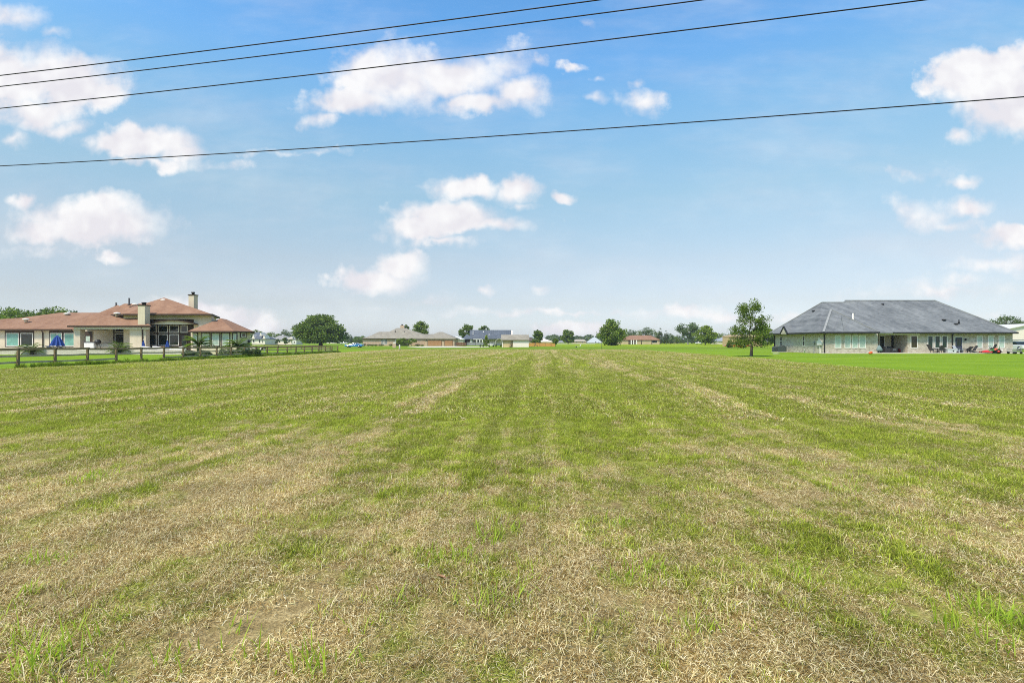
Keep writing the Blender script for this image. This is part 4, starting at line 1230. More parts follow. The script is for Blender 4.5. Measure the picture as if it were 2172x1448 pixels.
FP = [38, 117, 186, 247, 299.7, 347.5, 388.7, 425.3, 459.4, 490.2, 518.3, 543.3, 567, 588.7, 609.4, 627.7, 645.5, 662, 676.4, 690.5, 704, 716.5]
posts = []
for px in FP:
    by = 780.2 - .0489 * (px - 38); Y = depth(by)
    ty = 737.3 + (733.5 - 737.3) * (px - 38) / (717 - 38)
    posts.append((wx(px, Y), Y, wz(ty, Y)))
d0 = (posts[0][0] - posts[1][0], posts[0][1] - posts[1][1])
pre = [(posts[0][0] + d0[0] * k, posts[0][1] + d0[1] * k, posts[0][2]) for k in (3, 2, 1)]
post_fence('rail_fence', 'long weathered three-rail wooden fence running along the left edge of the mown field', pre + posts,
           None, [(.865, .985, .085, M_RAIL), (.55, .645, -.085, M_RAIL_PALE), (.22, .315, -.085, M_RAIL_PALE)], skip=((6, 2), (7, 2)), seed=4)
bp = []
for px in (716.5, 700, 681, 661, 640, 617, 590, 560, 530, 498):
    ty = 733.5 - (717 - px) * .0235
    hh = .93; Y = (CAMH - hh) * FPX / (ty - HOR)
    bp.append((wx(px, Y), Y, hh))
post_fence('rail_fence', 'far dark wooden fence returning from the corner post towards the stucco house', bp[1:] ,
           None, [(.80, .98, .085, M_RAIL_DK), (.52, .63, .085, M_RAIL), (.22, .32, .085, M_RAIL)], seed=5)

# ------------------------------------------------------------------ overhead wires
M_WIRE = plain('black cable', (.012, .012, .014), .6)
def wire(label, pts_px, rise, rad):
    """three photo points on the cable; rise = height above the camera at the middle"""
    (xa, ya), (xb, yb), (xc, yc) = pts_px
    Yb = rise * FPX / (HOR - yb)
    # direction of the line on the ground: slope of the picture line meets the horizon
    sl = (ya - yc) / (xc - xa); vpx = xa - (HOR - ya) / sl
    dx_, dy_ = (vpx - MIDX) / FPX, 1.0
    L = math.hypot(dx_, dy_); dx_ /= L; dy_ /= L
    X0 = wx(xb, Yb)
    pts = []
    for i in range(-24, 25):
        s = i * 2.4
        x, y = X0 + dx_ * s, Yb + dy_ * s
        pts.append((x, y, CAMH + rise + .0004 * s * s))
    o = MB().tube(pts, rad, 6).build('power_line', M_WIRE)
    return tag(o, label, 'power line', 'overhead power lines')
wire('topmost overhead wire crossing the upper left sky', ((0, 161), (700, 75), (1257, 0)), 8.6, .016)
wire('second overhead wire from the top, just below the topmost', ((0, 183), (760, 94), (1460, 0)), 8.7, .016)
wire('third overhead wire, passing across the big central cloud', ((0, 230), (900, 131), (1935, 0)), 8.6, .017)
wire('lowest overhead wire, crossing the whole picture from edge to edge', ((0, 359), (1086, 286.5), (2172, 209)), 6.6, .016)

# ------------------------------------------------------------------ tan brick house with garage (centre left)
def tan_house():
    h = thing('brick_house', 'tan brick ranch house with taupe hip roof and two garage doors across the field', 'house', (-36, 190, 0))
    Y = 187.0; zE = 2.78
    xl, xg, xr = wx(769.5, Y), wx(902, Y - 2), wx(964, Y - 2)
    MB().box(xl, wx(838, Y), Y, Y + 15, 0, zE).build('wall', M_BRICK_TAN, h)
    MB().box(wx(838, Y), xg, Y + 2.2, Y + 15, 0, zE).build('wall', M_BRICK_TAN, h)
    MB().box(wx(868, Y), xg, Y, Y + 2.2, 0, zE).build('wall', M_BRICK_TAN, h)
    MB().box(xg + .002, xr, Y - 2, Y + 11, 0, zE).build('wall', M_BRICK_TAN, h)
    def hip(p0, p1, Yf, Yr, Yb, r0, r1, py):
        z = wz(py, Yr)
        return hull_roof(h, [(wx(p0, Yf), Yf, zE), (wx(p1, Yf), Yf, zE), (wx(p1, Yf), Yb, zE), (wx(p0, Yf), Yb, zE)], [(wx(r0, Yr), Yr, z), (wx(r1, Yr), Yr, z)], M_TAUPE_ROOF, .25)
    r1 = hip(767, 840, Y - .5, Y + 5, Y + 12, 806, 818, 707)
    hip(772, 872, Y - .3, Y + 8, Y + 16, 804, 835, 703.5)
    r2 = hip(796, 915, Y - .4, Y + 8.5, Y + 18, 842, 859, 695.5)
    hip(850, 950, Y - .35, Y + 7, Y + 15, 890, 925, 708.3)
    r3 = hip(898, 967, Y - 2.5, Y + 4, Y + 11, 931, 938, 703.8)
    ch = MB().box(wx(849, 196), wx(857, 196), 196, 197.2, 5.5, wz(690, 196)).build('chimney', M_BRICK_TAN, h)
    MB().box(wx(851, 196), wx(854, 196), 196.2, 196.9, wz(690, 196), wz(687.5, 196)).build('flue', M_DKGREY, ch)
    window(h, 808.5, 814, 719, 730, Y, M_WHITE, M_GLASS, .12, bars=(.35,), vbars=(.5,))
    window(h, 815, 821, 719, 730, Y, M_WHITE, M_GLASS, .12, bars=(.35,), vbars=(.5,))
    window(h, 858.5, 862, 720, 727, Y + 2.2, M_WHITE, M_PALE_BLIND, .12)
    for px in (839.5, 848.5): MB().box(wx(px, Y) - .12, wx(px, Y) + .12, Y - .1, Y + .14, 0, zE).build('porch_post', M_WHITE, h)
    gd = wood('brown garage door', (.36, .185, .095), (.47, .27, .15), 3.0)
    for a, b in ((907.5, 936.5), (943.2, 960)):
        x0, x1 = wx(a, Y - 2), wx(b, Y - 2); z1 = wz(721.6, Y - 2)
        MB().box(x0 - .12, x1 + .12, Y - 2.05, Y - 1.98, 0, z1 + .12).build('door_frame', M_BROWN, h)
        d = MB()
        for k in range(4):
            za = z1 * k / 4; d.box(x0, x1, Y - 2.1, Y - 2.0, za + .02, za + z1 / 4 - .02)
        d.build('garage_door', gd, h)
    for px in (904.3, 939.8): MB().lathe([(.08, 0), (.14, .1), (.14, .4), (.05, .5)], 6, (wx(px, Y - 2.1), Y - 2.15, 1.9)).build('wall_lamp', M_BLACK, h)
    for px, py in ((838.3, 702.5), (857.7, 704.7), (822.5, 708)): vent_pipe(r2, (wx(px, Y + 5), Y + 5, wz(py, Y + 5) - .2), .13, .7, M_BLACK)
    gutter(h, [(wx(767, Y - .5), Y - .52, zE - .1), (wx(840, Y - .5), Y - .52, zE - .1)], M_BROWN, .09)
tan_house()
def strip(name, pts, z=.008, m=M_CONC): return sheet(name, [gp(*p)[:2] for p in pts], z, m)
strip('driveway', [(893, 737.2), (975, 737.0), (1036, 736.4), (1040, 735.3), (985, 735.0), (966, 734.0), (902, 734.1), (862, 736.2)])
strip('road', [(1100, 728.9), (1262, 728.9), (1262, 728.3), (1100, 728.3)], .006)

def wood_fence(label, px0, px1, top, Y, m, m2, Y1=None):
    Y1 = Y1 or Y
    t = thing('board_fence', label, 'fence', (wx(px0, Y), Y, 0))
    a = Vector((wx(px0, Y), Y, 0)); b = Vector((wx(px1, Y1), Y1, 0)); L = (b - a).length; n = max(3, int(L / .62)); d = (b - a) / n
    h0, h1 = wz(top, Y), wz(top, Y1)
    for i in range(n):
        p = a + d * (i + .03); q = a + d * (i + .97); hh = h0 + (h1 - h0) * i / n
        MB().bar(p + Vector((0, 0, hh / 2)), q + Vector((0, 0, hh / 2)), .05, hh + .02 * (i % 3)).build('board', m if (i * 7) % 5 else m2, t)
    return t
cedar, cedar2 = wood('orange cedar board', (.40, .205, .055), (.55, .31, .10)), wood('darker cedar board', (.31, .16, .05), (.44, .25, .09))
brwn, brwn2 = wood('brown stained board', (.12, .062, .040), (.21, .115, .075)), wood('dull brown board', (.10, .06, .045), (.18, .11, .08))
wood_fence('orange cedar board fence right of the white shed', 1121, 1178, 727.3, 178, cedar, cedar2, 165)
wood_fence('brown stained board fence joining the garage of the tan house', 966, 989, 726, 184, brwn, brwn2)
gfen, gfen2 = plain('grey deck rail', (.25, .26, .27), .7), plain('dark grey deck rail', (.17, .18, .19), .7)
wood_fence('long grey board fence before the porch of the blue roofed house', 990, 1049, 725.5, 205, gfen, gfen2)

# ------------------------------------------------------------------ generic small houses
def simple_house(name, label, Y, px0, px1, eave, base_z, ridge, r0, r1, wall, roof, dep=10, ov=4, gable=False, cat='house', windows=(), doors=(), cols=(), wmat=M_WHITE, pane=M_GLASS):
    h = thing(name, label, cat, ((wx(px0, Y) + wx(px1, Y)) / 2, Y, 0))
    x0, x1 = wx(px0, Y), wx(px1, Y); ze = wz(eave, Y)
    MB().box(x0, x1, Y, Y + dep, 0, ze).build('wall', wall, h)
    Yr = Y + dep / 2; zr = wz(ridge, Yr)
    o = ov / FPX * Y
    e = [(x0 - o, Y - .5, ze), (x1 + o, Y - .5, ze), (x1 + o, Y + dep + .5, ze), (x0 - o, Y + dep + .5, ze)]
    rf = hull_roof(h, e, [(wx(r0, Yr), Yr, zr), (wx(r1, Yr), Yr, zr)], roof, .25)
    for (a, b, c, d) in windows: window(h, a, b, c, d, Y, wmat, pane, .1)
    for (a, b, c) in doors: door(h, wx(a, Y), wx(b, Y), 0, wz(c, Y), Y - .03, M_BROWN)
    for px in cols: MB().box(wx(px, Y) - .14, wx(px, Y) + .14, Y - 2.2, Y - 1.95, 0, ze - .02).build('column', M_WHITE, h)
    return h, rf
M_SIDING = plain('white siding', (.80, .715, .65), .7, vary=.06)
M_CREAM = plain('cream siding', (.60, .55, .42), .8, vary=.08)
M_BEIGE = stucco('beige stucco', (.52, .42, .27))

# blue metal roofed house
def blue_house():
    h = thing('farmhouse', 'white farmhouse with long blue grey metal roof and columned porch', 'house', (wx(1040, 215), 215, 0))
    Y = 215.0; ze = wz(718, Y)
    MB().box(wx(985, Y), wx(1087, Y + 7), Y + 3, Y + 14, 0, ze).build('wall', M_SIDING, h)
    Yr = Y + 7; zr = wz(699.8, Yr)
    rf = hull_roof(h, [(wx(996, Y), Y, ze), (wx(1083, Y), Y, ze), (wx(1089, Y + 14), Y + 14, ze), (wx(1000, Y + 14), Y + 14, ze)], [(wx(996.5, Yr), Yr, zr), (wx(1084, Yr), Yr, zr)], M_BLUE_METAL, .25)
    rb = MB()
    for i in range(22):
        f = i / 21; rb.bar((wx(997, Y) + (wx(1082, Y) - wx(997, Y)) * f, Y + .1, ze + .05), (wx(997.5, Yr) + (wx(1083, Yr) - wx(997.5, Yr)) * f, Yr, zr + .03), .07, .09)
    rb.build('roof_seam', M_BLUE_METAL, rf)
    x1 = wx(1085.5, Y + .5)
    gw = MB().prism([(Y + .6, ze - .2), (Y + 13.4, ze - .2), (Yr, zr - .25)], 'x', wx(1083.6, Yr) + .2, wx(1084.4, Yr) + .5).build('gable', M_SIDING, h)
    hull_roof(h, [(wx(980, Y - 3), Y - 3, ze - .1), (wx(1003, Y - 3), Y - 3, ze - .1), (wx(1003, Y - 3), Y + 6, ze - .1), (wx(980, Y - 3), Y + 6, ze - .1)], [(wx(990.5, Y + 2), Y + 2, wz(708.2, Y + 2))], M_BLUE_METAL, .25)
    hull_roof(h, [(wx(1023, Y - 2), Y - 2, ze - .1), (wx(1038.5, Y - 2), Y - 2, ze - .1), (wx(1037, Y + 5), Y + 5, ze - .1), (wx(1024, Y + 5), Y + 5, ze - .1)], [(wx(1030.5, Y + 2), Y + 2, wz(710, Y + 2))], M_BLUE_METAL, .25)
    MB().box(wx(981.5, Y), wx(984, Y), Y - 2.5, Y + 3, 0, ze - .2).box(wx(998, Y), wx(1001, Y), Y - 2.5, Y + 3, 0, ze - .2).build('wall', M_SIDING, h)
    MB().box(wx(1000.5, Y - 2), wx(1023, Y - 2), Y - 2.4, Y - 2.1, ze - .45, ze - .15).build('beam', M_WHITE, h)
    for px in (1001, 1011.5, 1017.8, 1023.2): MB().box(wx(px, Y - 2) - .16, wx(px, Y - 2) + .16, Y - 2.4, Y - 2.1, 0, ze - .451).build('column', M_WHITE, h)
    for a, b in ((985.5, 991), (1005, 1008), (1013, 1016), (1019, 1021.5)): window(h, a, b, 720, 727, Y + 3, M_WHITE, M_GLASS, .1)
    for px, py in ((1003.5, 704), (1003.5, 708), (1003.2, 712), (1025.5, 703), (1037.5, 709)): vent_pipe(rf, (wx(px, Y + 3), Y + 3, wz(py, Y + 3) - .2), .12, .4, M_WHITE)
blue_house()
simple_house('outbuilding', 'small cream outbuilding between the garage and the blue roofed house', 205, 961, 982, 719, 0, 712.7, 966, 967, M_CREAM, M_PALE_ROOF, 9, 1.5)

# open-fronted shed
def shed():
    Y = 149.0
    h = thing('shed', 'white open-fronted garden shed with taupe gable roof on the far lawn', 'shed', (wx(1093, Y), Y, 0))
    x0, x1 = wx(1065, Y), wx(1121.5, Y); xm0, xm1 = wx(1086, Y), wx(1088, Y); ze = wz(720.3, Y)
    MB().box(xm1, x1, Y, Y + 5, 0, ze).build('wall', M_SIDING, h)
    ply = wood('bare plywood', (.50, .385, .20), (.60, .48, .28), 2.0)
    MB().box(x0 + .3, xm1, Y + .12, Y + 5, 0, ze).build('back_wall', ply, h)
    MB().box(x0, x0 + .25, Y, Y + 5, 0, ze).build('side_wall', M_SIDING, h)
    MB().box(xm0 - .1, xm0 + .1, Y, Y + .2, 0, ze).build('post', M_BROWN, h)
    MB().box(x0 - .1, x1, Y - .1, Y + .0, ze - .28, ze - .02).build('fascia', plain('taupe fascia', (.27, .245, .21), .7), h)
    Yr = Y + 2.5; zr = wz(709.8, Yr)
    hull_roof(h, [(wx(1062.5, Y), Y - .45, ze), (wx(1122.7, Y), Y - .45, ze), (wx(1122.7, Y), Y + 5.4, ze), (wx(1062.5, Y), Y + 5.4, ze)], [(wx(1062.8, Yr), Yr, zr), (wx(1121.8, Yr), Yr, zr)], M_TAUPE_ROOF, .14)
    MB().box(wx(1064, Y), wx(1087.8, Y), Y - .3, Y + .11, 0, .03).build('floor', M_CONC, h)
    t = thing('office_chair', 'dark swivel chair standing at the open bay of the white shed', 'chair', (wx(1082, Y - .35), Y - .35, 0))
    MB().box(-.3, .3, -.3, .3, .42, .54).build('seat', M_BLACK, t, local=True, bevel=.04)
    MB().box(.12, .24, -.28, .28, .6, 1.25).build('backrest', M_BLACK, t, local=True, bevel=.04)
    MB().tube([(0, 0, .05), (0, 0, .42)], .05, 6).bar((-.3, 0, .04), (.3, 0, .04), .07, .06).bar((0, -.3, .05), (0, .3, .05), .07, .05).build('base', M_BLACK, t, local=True)
shed()
ca = thing('carport', 'low grey steel carport frame left of the white shed', 'carport', (wx(1057, 158), 158, 0))
for k in range(3):
    Y = 155 + k * 3.0
    MB().tube([(wx(1051.5, Y), Y, 0), (wx(1051.5, Y), Y, 1.7), (wx(1056, Y), Y, 2.35), (wx(1061.5, Y), Y, 2.5), (wx(1063, Y), Y, 2.3), (wx(1063, Y), Y, 0)], .07, 6).build('hoop', M_FRAME, ca)
MB().prism([(wx(1051.3, 158), 1.75), (wx(1056, 158), 2.42), (wx(1061.5, 158), 2.57), (wx(1061.5, 158), 2.63), (wx(1056, 158), 2.48), (wx(1051.1, 158), 1.78)], 'y', 154.8, 161.3).build('canopy', M_FRAME, ca)

simple_house('white_house', 'white gabled house behind the orange cedar fence', 245, 1132, 1171, 724, 0, 716.8, 1147, 1151, M_SIDING, M_SIDING, 10, .8, windows=((1134.5, 1139, 723.5, 728), (1144, 1146, 724.5, 727.5), (1148.5, 1150.5, 724.5, 727.5)))
simple_house('white_house', 'low white house with dark brown roof showing right of the shed', 240, 1118, 1133, 722.5, 0, 716.5, 1121, 1128, M_SIDING, plain('dark brown roofing', (.10, .075, .06), .8), 9, 1.5)
h_, rf_ = simple_house('bungalow', 'beige bungalow with red hip roof at the far side of the meadow', 292, 1318, 1399, 720.3, 0, 711, 1338, 1379, M_BEIGE, M_RED_ROOF, 14, 1.2, windows=((1383, 1394, 721.5, 727),), doors=())
for px in (1338, 1343, 1349): MB().box(wx(px, 291) - .25, wx(px, 291) + .25, 289.6, 290.2, 0, 2.45).build('column', M_WHITE, h_)
MB().box(wx(1333, 291.9), wx(1348, 291.9), 291.85, 291.95, 0, 2.5).build('porch_shade', plain('painted porch shade', (.10, .08, .06), .8), h_)  # dark panel on the wall, porch shade put in as colour
MB().box(wx(1360, 291.8), wx(1361, 291.8), 291.7, 291.95, 0, 2.6).build('downspout', M_BROWN, h_)
MB().box(wx(1382, 291.8), wx(1382.8, 291.8), 291.7, 291.95, 0, 2.6).build('downspout', M_BROWN, h_)
simple_house('cottage', 'white cottage with grey hip roof between the stucco house and the big oak', 268, 576, 622, 719.5, 0, 711.8, 592, 600, M_SIDING, shingle('light grey shingles', (.24, .24, .235), (.37, .365, .35), streaky=.2), 12, 1.5, windows=((612, 615, 720.5, 726),), cols=(564, 569, 576))
MB().hull([(wx(562, 264), 264, 2.55), (wx(577, 264), 264, 2.55), (wx(577, 264), 272, 2.55), (wx(562, 264), 272, 2.55), (wx(577, 268), 268, 4.0), (wx(562, 264), 264, 2.4), (wx(577, 264), 264, 2.4)]).build('porch_roof', M_PALE_ROOF, [o for o in bpy.data.objects if o.name.startswith('cottage')][0])
cg = [o for o in bpy.data.objects if o.name.startswith('cottage')][0]
MB().prism([(wx(611, 266), 2.9), (wx(622.5, 266), 2.9), (wx(618.5, 266), wz(713.5, 266))], 'y', 265.5, 268).build('gable', M_SIDING, cg)
h_, rf_ = simple_house('white_house', 'white house with steep dark roof and gables at the corner of the stucco house', 250, 534, 562, 718.5, 0, 704.5, 543, 550, M_SIDING, plain('slate blue roofing', (.10, .12, .15), .7), 11, .8, windows=((536, 540, 720, 726), (549, 552, 720, 727), (556, 558, 720.5, 727)))
for a, b, c, t_ in ((533, 540, 718.5, 709.5), (549.5, 555, 712, 705), (556, 562.5, 718.5, 710.5)):
    MB().prism([(wx(a, 249), wz(c, 249)), (wx(b, 249), wz(c, 249)), (wx((a + b) / 2, 249), wz(t_, 249))], 'y', 249.3, 254).build('gable', M_SIDING, h_)
simple_house('white_house', 'far white house with pale hip roof left of the ragged tree', 420, 1248, 1277, 726.5, 0, 715.7, 1257, 1264, M_SIDING, plain('pale blue grey roofing', (.40, .44, .46), .7), 14, 1, windows=((1262, 1265, 724, 727), (1268, 1271, 725, 728)))
simple_house('far_house', 'far low tan house right of the bright meadow tree', 430, 1216, 1243, 723.6, 0, 719.4, 1221, 1238, M_BEIGE, plain('tan roofing', (.38, .335, .27), .8), 12, 1, windows=((1222, 1225, 724.8, 727), (1234, 1237, 724.8, 727)))
simple_house('far_house', 'tiny grey far house left of the bright meadow tree', 480, 1183, 1197, 725.5, 0, 722.5, 1187, 1193, M_SIDING, plain('mid grey roofing', (.25, .26, .28), .8), 10, 1)
simple_house('far_house', 'far white house glimpsed under the big oak left of its trunk', 420, 658, 669, 724, 0, 717.5, 662, 665, M_SIDING, M_PALE_ROOF, 10, .8)
simple_house('far_house', 'far low white house with grey roof right of the big oak trunk', 400, 693, 715, 723.8, 0, 719.5, 699, 711, M_SIDING, M_PALE_ROOF, 10, .8, windows=((702, 704.5, 724, 726.5), (707, 709.5, 724, 726.5)))
simple_house('far_house', 'small tan house between the bungalow and the leggy tree', 380, 1426, 1441, 724, 0, 719, 1430, 1437, M_BEIGE, plain('brown roofing', (.26, .20, .15), .8), 9, .8)
simple_house('white_house', 'narrow white house with steep dark gable right of the spreading tree', 340, 1517, 1526, 724.5, 0, 715.5, 1521, 1522, M_SIDING, plain('charcoal roofing', (.09, .095, .11), .8), 9, .8, windows=((1519, 1521, 724, 727.5),))
simple_house('far_house', 'cream gabled house with grey roof left of the tan metal barn', 300, 1524, 1538, 723, 0, 715.5, 1531, 1538, M_CREAM, plain('light slate roofing', (.27, .30, .34), .8), 10, .8)
simple_house('barn', 'long tan metal barn behind the young oak tree', 165, 1546, 1617, 713, 0, 709.8, 1549, 1613, plain('tan metal siding', (.50, .36, .20), .6, vary=.08), plain('tan metal roofing', (.42, .31, .19), .6), 5, .6, cat='barn')
h_ = thing('metal_barn', 'big white metal barn behind the right end of the brick house', 'barn', (wx(2190, 108), 108, 0))
Yb_ = 108.0
xa, xb, xp_ = wx(2122, Yb_), wx(2250, Yb_), wx(2186, Yb_)
MB().prism([(xa, 0), (xb, 0), (xb, wz(701, Yb_)), (xp_, wz(688, Yb_)), (xa, wz(701, Yb_))], 'y', Yb_, Yb_ + 9).build('wall', M_SIDING, h_)
for s0, s1 in ((xa - .5, xp_), (xb + .5, xp_)):
    MB().prism([(s0, wz(702, Yb_)), (s1, wz(687.6, Yb_)), (s1, wz(687.6, Yb_) + .15), (s0, wz(702, Yb_) + .15)], 'y', Yb_ - .4, Yb_ + 9.4).build('roof', M_PALE_ROOF, h_)
MB().box(xa - .02, xb + .02, Yb_ - .08, Yb_ - .004, wz(721.5, Yb_), wz(720, Yb_)).build('wall_band', M_GREY, h_)
MB().box(wx(2160, Yb_), wx(2180, Yb_), Yb_ - .06, Yb_ - .003, 0, wz(722.5, Yb_)).build('door', M_WHITE, h_)

# ------------------------------------------------------------------ cars
M_TYRE = plain('black rubber', (.016, .016, .017), .85, .2)
M_CHROME = plain('bright metal', (.55, .55, .56), .3, .5, .8)
M_LAMP = plain('headlamp glass', (.62, .62, .60), .2, .6)
M_TAIL = plain('red lamp glass', (.35, .02, .015), .3, .6)
def car(name, label, loc, L, W_, prof, cabin, m, rot=0.0, wheels=(.19, .79), wr=.33, cat='car'):
    """prof: side outline of the body [(x fraction, z)], cabin: glasshouse outline; drawn along local x"""
    t = thing(name, label, cat, loc, None, rot)
    def loft(outline, ws):
        n = len(outline); b = MB(); vs_ = []
        for yy, sc_ in ws:
            for (fx, z) in outline:
                cz = .55
                vs_.append(((fx - .5) * L * (1 - (1 - sc_) * .12), yy, cz + (z - cz) * (sc_ if z > cz else 1)))
        fs = []
        for k in range(len(ws) - 1):
            for i in range(n):
                j = (i + 1) % n; fs.append((k * n + i, k * n + j, (k + 1) * n + j, (k + 1) * n + i))
        fs.append(tuple(range(n))); fs.append(tuple(range(len(ws) * n - 1, (len(ws) - 1) * n - 1, -1)))
        return b.add(vs_, fs)
    hw = W_ / 2
    body = loft(prof, ((-hw, .84), (-hw * .93, .97), (-hw * .5, 1.0), (hw * .5, 1.0), (hw * .93, .97), (hw, .84))).build('body', m, t, local=True, bevel=.03)
    gl = loft(cabin, ((-hw * .86, .80), (-hw * .78, .97), (hw * .78, .97), (hw * .86, .80))).build('windows', M_GLASS, t, local=True, bevel=.02)
    zt = max(z for _, z in cabin); xs = [fx for fx, z in cabin if z > zt - .06]
    MB().box((min(xs) - .5) * L, (max(xs) - .5) * L, -hw * .74, hw * .74, zt * .965, zt * .995).build('roof', m, t, local=True, bevel=.02)
    b = MB()
    zb = min(z for _, z in cabin)
    xm = (sum(fx for fx, z in cabin) / len(cabin) - .5) * L
    for s in (-1, 1): b.bar((xm, s * hw * .865, zb + .02), (xm + .05, s * hw * .76, zt * .97), .09, .03)
    b.build('pillar', m, t, local=True)
    for f in wheels:
        for s in (-1, 1):
            x = (f - .5) * L; wl = MB()
            wl.tube([(x, s * (hw - .2), wr), (x, s * (hw + .015), wr)], wr, 16)
            w_ = wl.build('wheel', M_TYRE, t, local=True)
            MB().tube([(x, s * (hw - .02), wr), (x, s * (hw + .03), wr)], wr * .62, 12).build('rim', M_CHROME, w_, local=True)
    for s in (-1, 1):
        MB().box(-L * .5 - .01, -L * .5 + .16, s * hw * .72 - .14, s * hw * .72 + .14, .60, .74).build('headlight', M_LAMP, t, local=True, bevel=.02)
        MB().box(L * .5 - .14, L * .5 + .01, s * hw * .72 - .16, s * hw * .72 + .16, .68, .82).build('tail_light', M_TAIL, t, local=True, bevel=.02)
    MB().box(-L * .5 - .03, -L * .5 + .1, -hw * .85, hw * .85, .32, .48).build('bumper', m, t, local=True, bevel=.03)
    return t
SEDAN = [(0.0, .32), (0.005, .62), (.05, .72), (.30, .84), (.72, .92), (.97, .88), (1.0, .70), (.995, .34), (.86, .22), (.72, .22), (.26, .22), (.10, .22)]
SED_CAB = [(.27, .82), (.42, 1.26), (.50, 1.32), (.66, 1.30), (.84, .90)]
blue_paint = plain('metallic bright blue paint', (.028, .20, .52), .3, .5, .2, 1.0, vary=.05)
car('parked_car', 'bright blue coupe parked on the grass beside the tan brick house', gp(752, 736.6), 5.0, 1.9, SEDAN, SED_CAB, blue_paint)
rust = plain('faded rusty orange paint', (.42, .13, .045), .55, .3, vary=.35, scale=2.5)
TRUCK = [(0.0, .38), (0.0, .80), (.06, .94), (.30, 1.0), (.60, 1.02), (.985, .98), (1.0, .72), (.99, .42), (.86, .34), (.74, .34), (.26, .34), (.10, .34)]
TRK_CAB = [(.30, .98), (.40, 1.48), (.46, 1.53), (.62, 1.50), (.72, 1.0)]
car('parked_car', 'old rusty orange sedan parked by the tan metal barn', gp(1562, 737.2), 5.6, 1.95, SEDAN, [(.28, .84), (.40, 1.36), (.48, 1.42), (.66, 1.40), (.82, .92)], rust, wr=.36)
silver = plain('white vehicle paint', (.66, .67, .68), .35, .5, 0, .6, vary=.04)
SUV = [(0.0, .38), (0.0, .92), (.08, 1.02), (.30, 1.08), (.95, 1.10), (1.0, .85), (.99, .40), (.86, .32), (.26, .32), (.10, .32)]
SUV_CAB = [(.24, 1.05), (.36, 1.62), (.44, 1.70), (.88, 1.68), (.97, 1.08)]
car('parked_car', 'white utility vehicle parked past the right corner of the brick house', (wx(2160, 92), 92, 0), 4.7, 1.9, SUV, SUV_CAB, silver, R(80), wr=.38)
car('parked_car', 'small white vehicle far off beneath the bright spreading tree', (wx(1482.5, 330), 330, 0), 4.6, 1.8, SUV, SUV_CAB, silver, R(8), wr=.36)
car('parked_car', 'white car far off on the road right of the big oak', (wx(729.5, 330), 330, 0), 4.8, 1.8, SEDAN, SED_CAB, silver, R(3))

# ------------------------------------------------------------------ things about the brick house
def ac_unit(label, loc, s=1.0):
    t = thing('air_conditioner', label, 'air conditioner', loc)
    m = plain('dark green grey enamel', (.12, .15, .15), .5)
    MB().box(-.45 * s, .45 * s, -.45 * s, .45 * s, .05, .95 * s).build('case', m, t, local=True, bevel=.03)
    b = MB()
    for k in range(9):
        z = .15 + k * .085 * s
        b.box(-.46 * s, .46 * s, -.462 * s, -.45 * s, z, z + .03).box(-.462 * s, -.45 * s, -.46 * s, .46 * s, z, z + .03)
    b.build('grille', M_BLACK, t, local=True)
    MB().lathe([(.40 * s, 0), (.40 * s, .05), (.30 * s, .09)], 14, (0, 0, .95 * s)).build('fan_guard', M_BLACK, t, local=True)
    MB().box(-.52 * s, .52 * s, -.52 * s, .52 * s, 0, .05).build('pad', M_CONC, t, local=True)
ac_unit('larger dark air conditioning unit beside the brick house side wall', (41.3, 78.3, 0), 1.0)
ac_unit('smaller dark air conditioning unit behind the larger one at the brick wall', (41.35, 80.3, 0), .85)

def adirondack(label, loc, rot, m, s=1.0):
    t = thing('adirondack_chair', label, 'chair', loc, None, rot)
    for i in range(7):
        x = (-3 + i) * .085; h_ = .98 - .018 * abs(i - 3) ** 1.6
        MB().bar((x * .85, .22, .30), (x * 1.05, .22 + .38, h_ + .05), .078, .022, (0, 1, .4)).build('back_slat', m, t, local=True)
    for i in range(5):
        y = -.33 + i * .11; MB().bar((-.29, y, .38 - i * .018), (.29, y, .38 - i * .018), .10, .022).build('seat_slat', m, t, local=True)
    for sx in (-1, 1):
        MB().box(sx * .36 - .07, sx * .36 + .07, -.42, .34, .58, .605).build('armrest', m, t, local=True)
        MB().box(sx * .33 - .02, sx * .33 + .02, -.38, -.27, 0, .58).build('leg', m, t, local=True)
        MB().bar((sx * .30, -.36, .34), (sx * .30, .62, .02), .03, .11).build('leg', m, t, local=True)
    MB().box(-.32, .32, .30, .33, .30, .40).build('brace', m, t, local=True)
    return t
Yp = 70.0
adirondack('black adirondack chair seen from behind, left of the pale fire pit', (wx(1996.5, Yp), Yp, .1), R(150), M_DKGREY)
adirondack('light grey adirondack chair in front of the slate blue door', (wx(2033, Yp), Yp, .1), R(15), plain('light grey plastic', (.36, .40, .46), .6))
adirondack('dark adirondack chair at the far right of the patio seating', (wx(2061, 69.8), 69.8, .1), R(-100), M_DKGREY)
def chaise(label, loc, rot, m, back=.55):
    t = thing('chaise_lounge', label, 'lounger', loc, None, rot)
    MB().bar((-.2, 0, .33), (1.15, 0, .30), .60, .05).build('seat', m, t, local=True)
    MB().bar((-.2, 0, .33), (-.72, 0, .33 + back + .25), .60, .05).build('backrest', m, t, local=True)
    for x in (-.15, 1.0):
        for y in (-.25, .25): MB().bar((x, y, 0), (x, y, .32), .04, .04).build('leg', m, t, local=True)
    for y in (-.31, .31): MB().tube([(-.25, y, .34), (-.2, y, .55), (.35, y, .52), (.4, y, .32)], .022, 5).build('armrest', m, t, local=True)
chaise('dark sling chaise lounge under the triple window of the brick house', (wx(1979, Yp), Yp, .1), R(5), M_DKGREY)
chaise('dark folded chaise lounge near the wall lamp of the brick house', (wx(2050, 69.9), 69.9, .1), R(180), M_BLACK, .25)
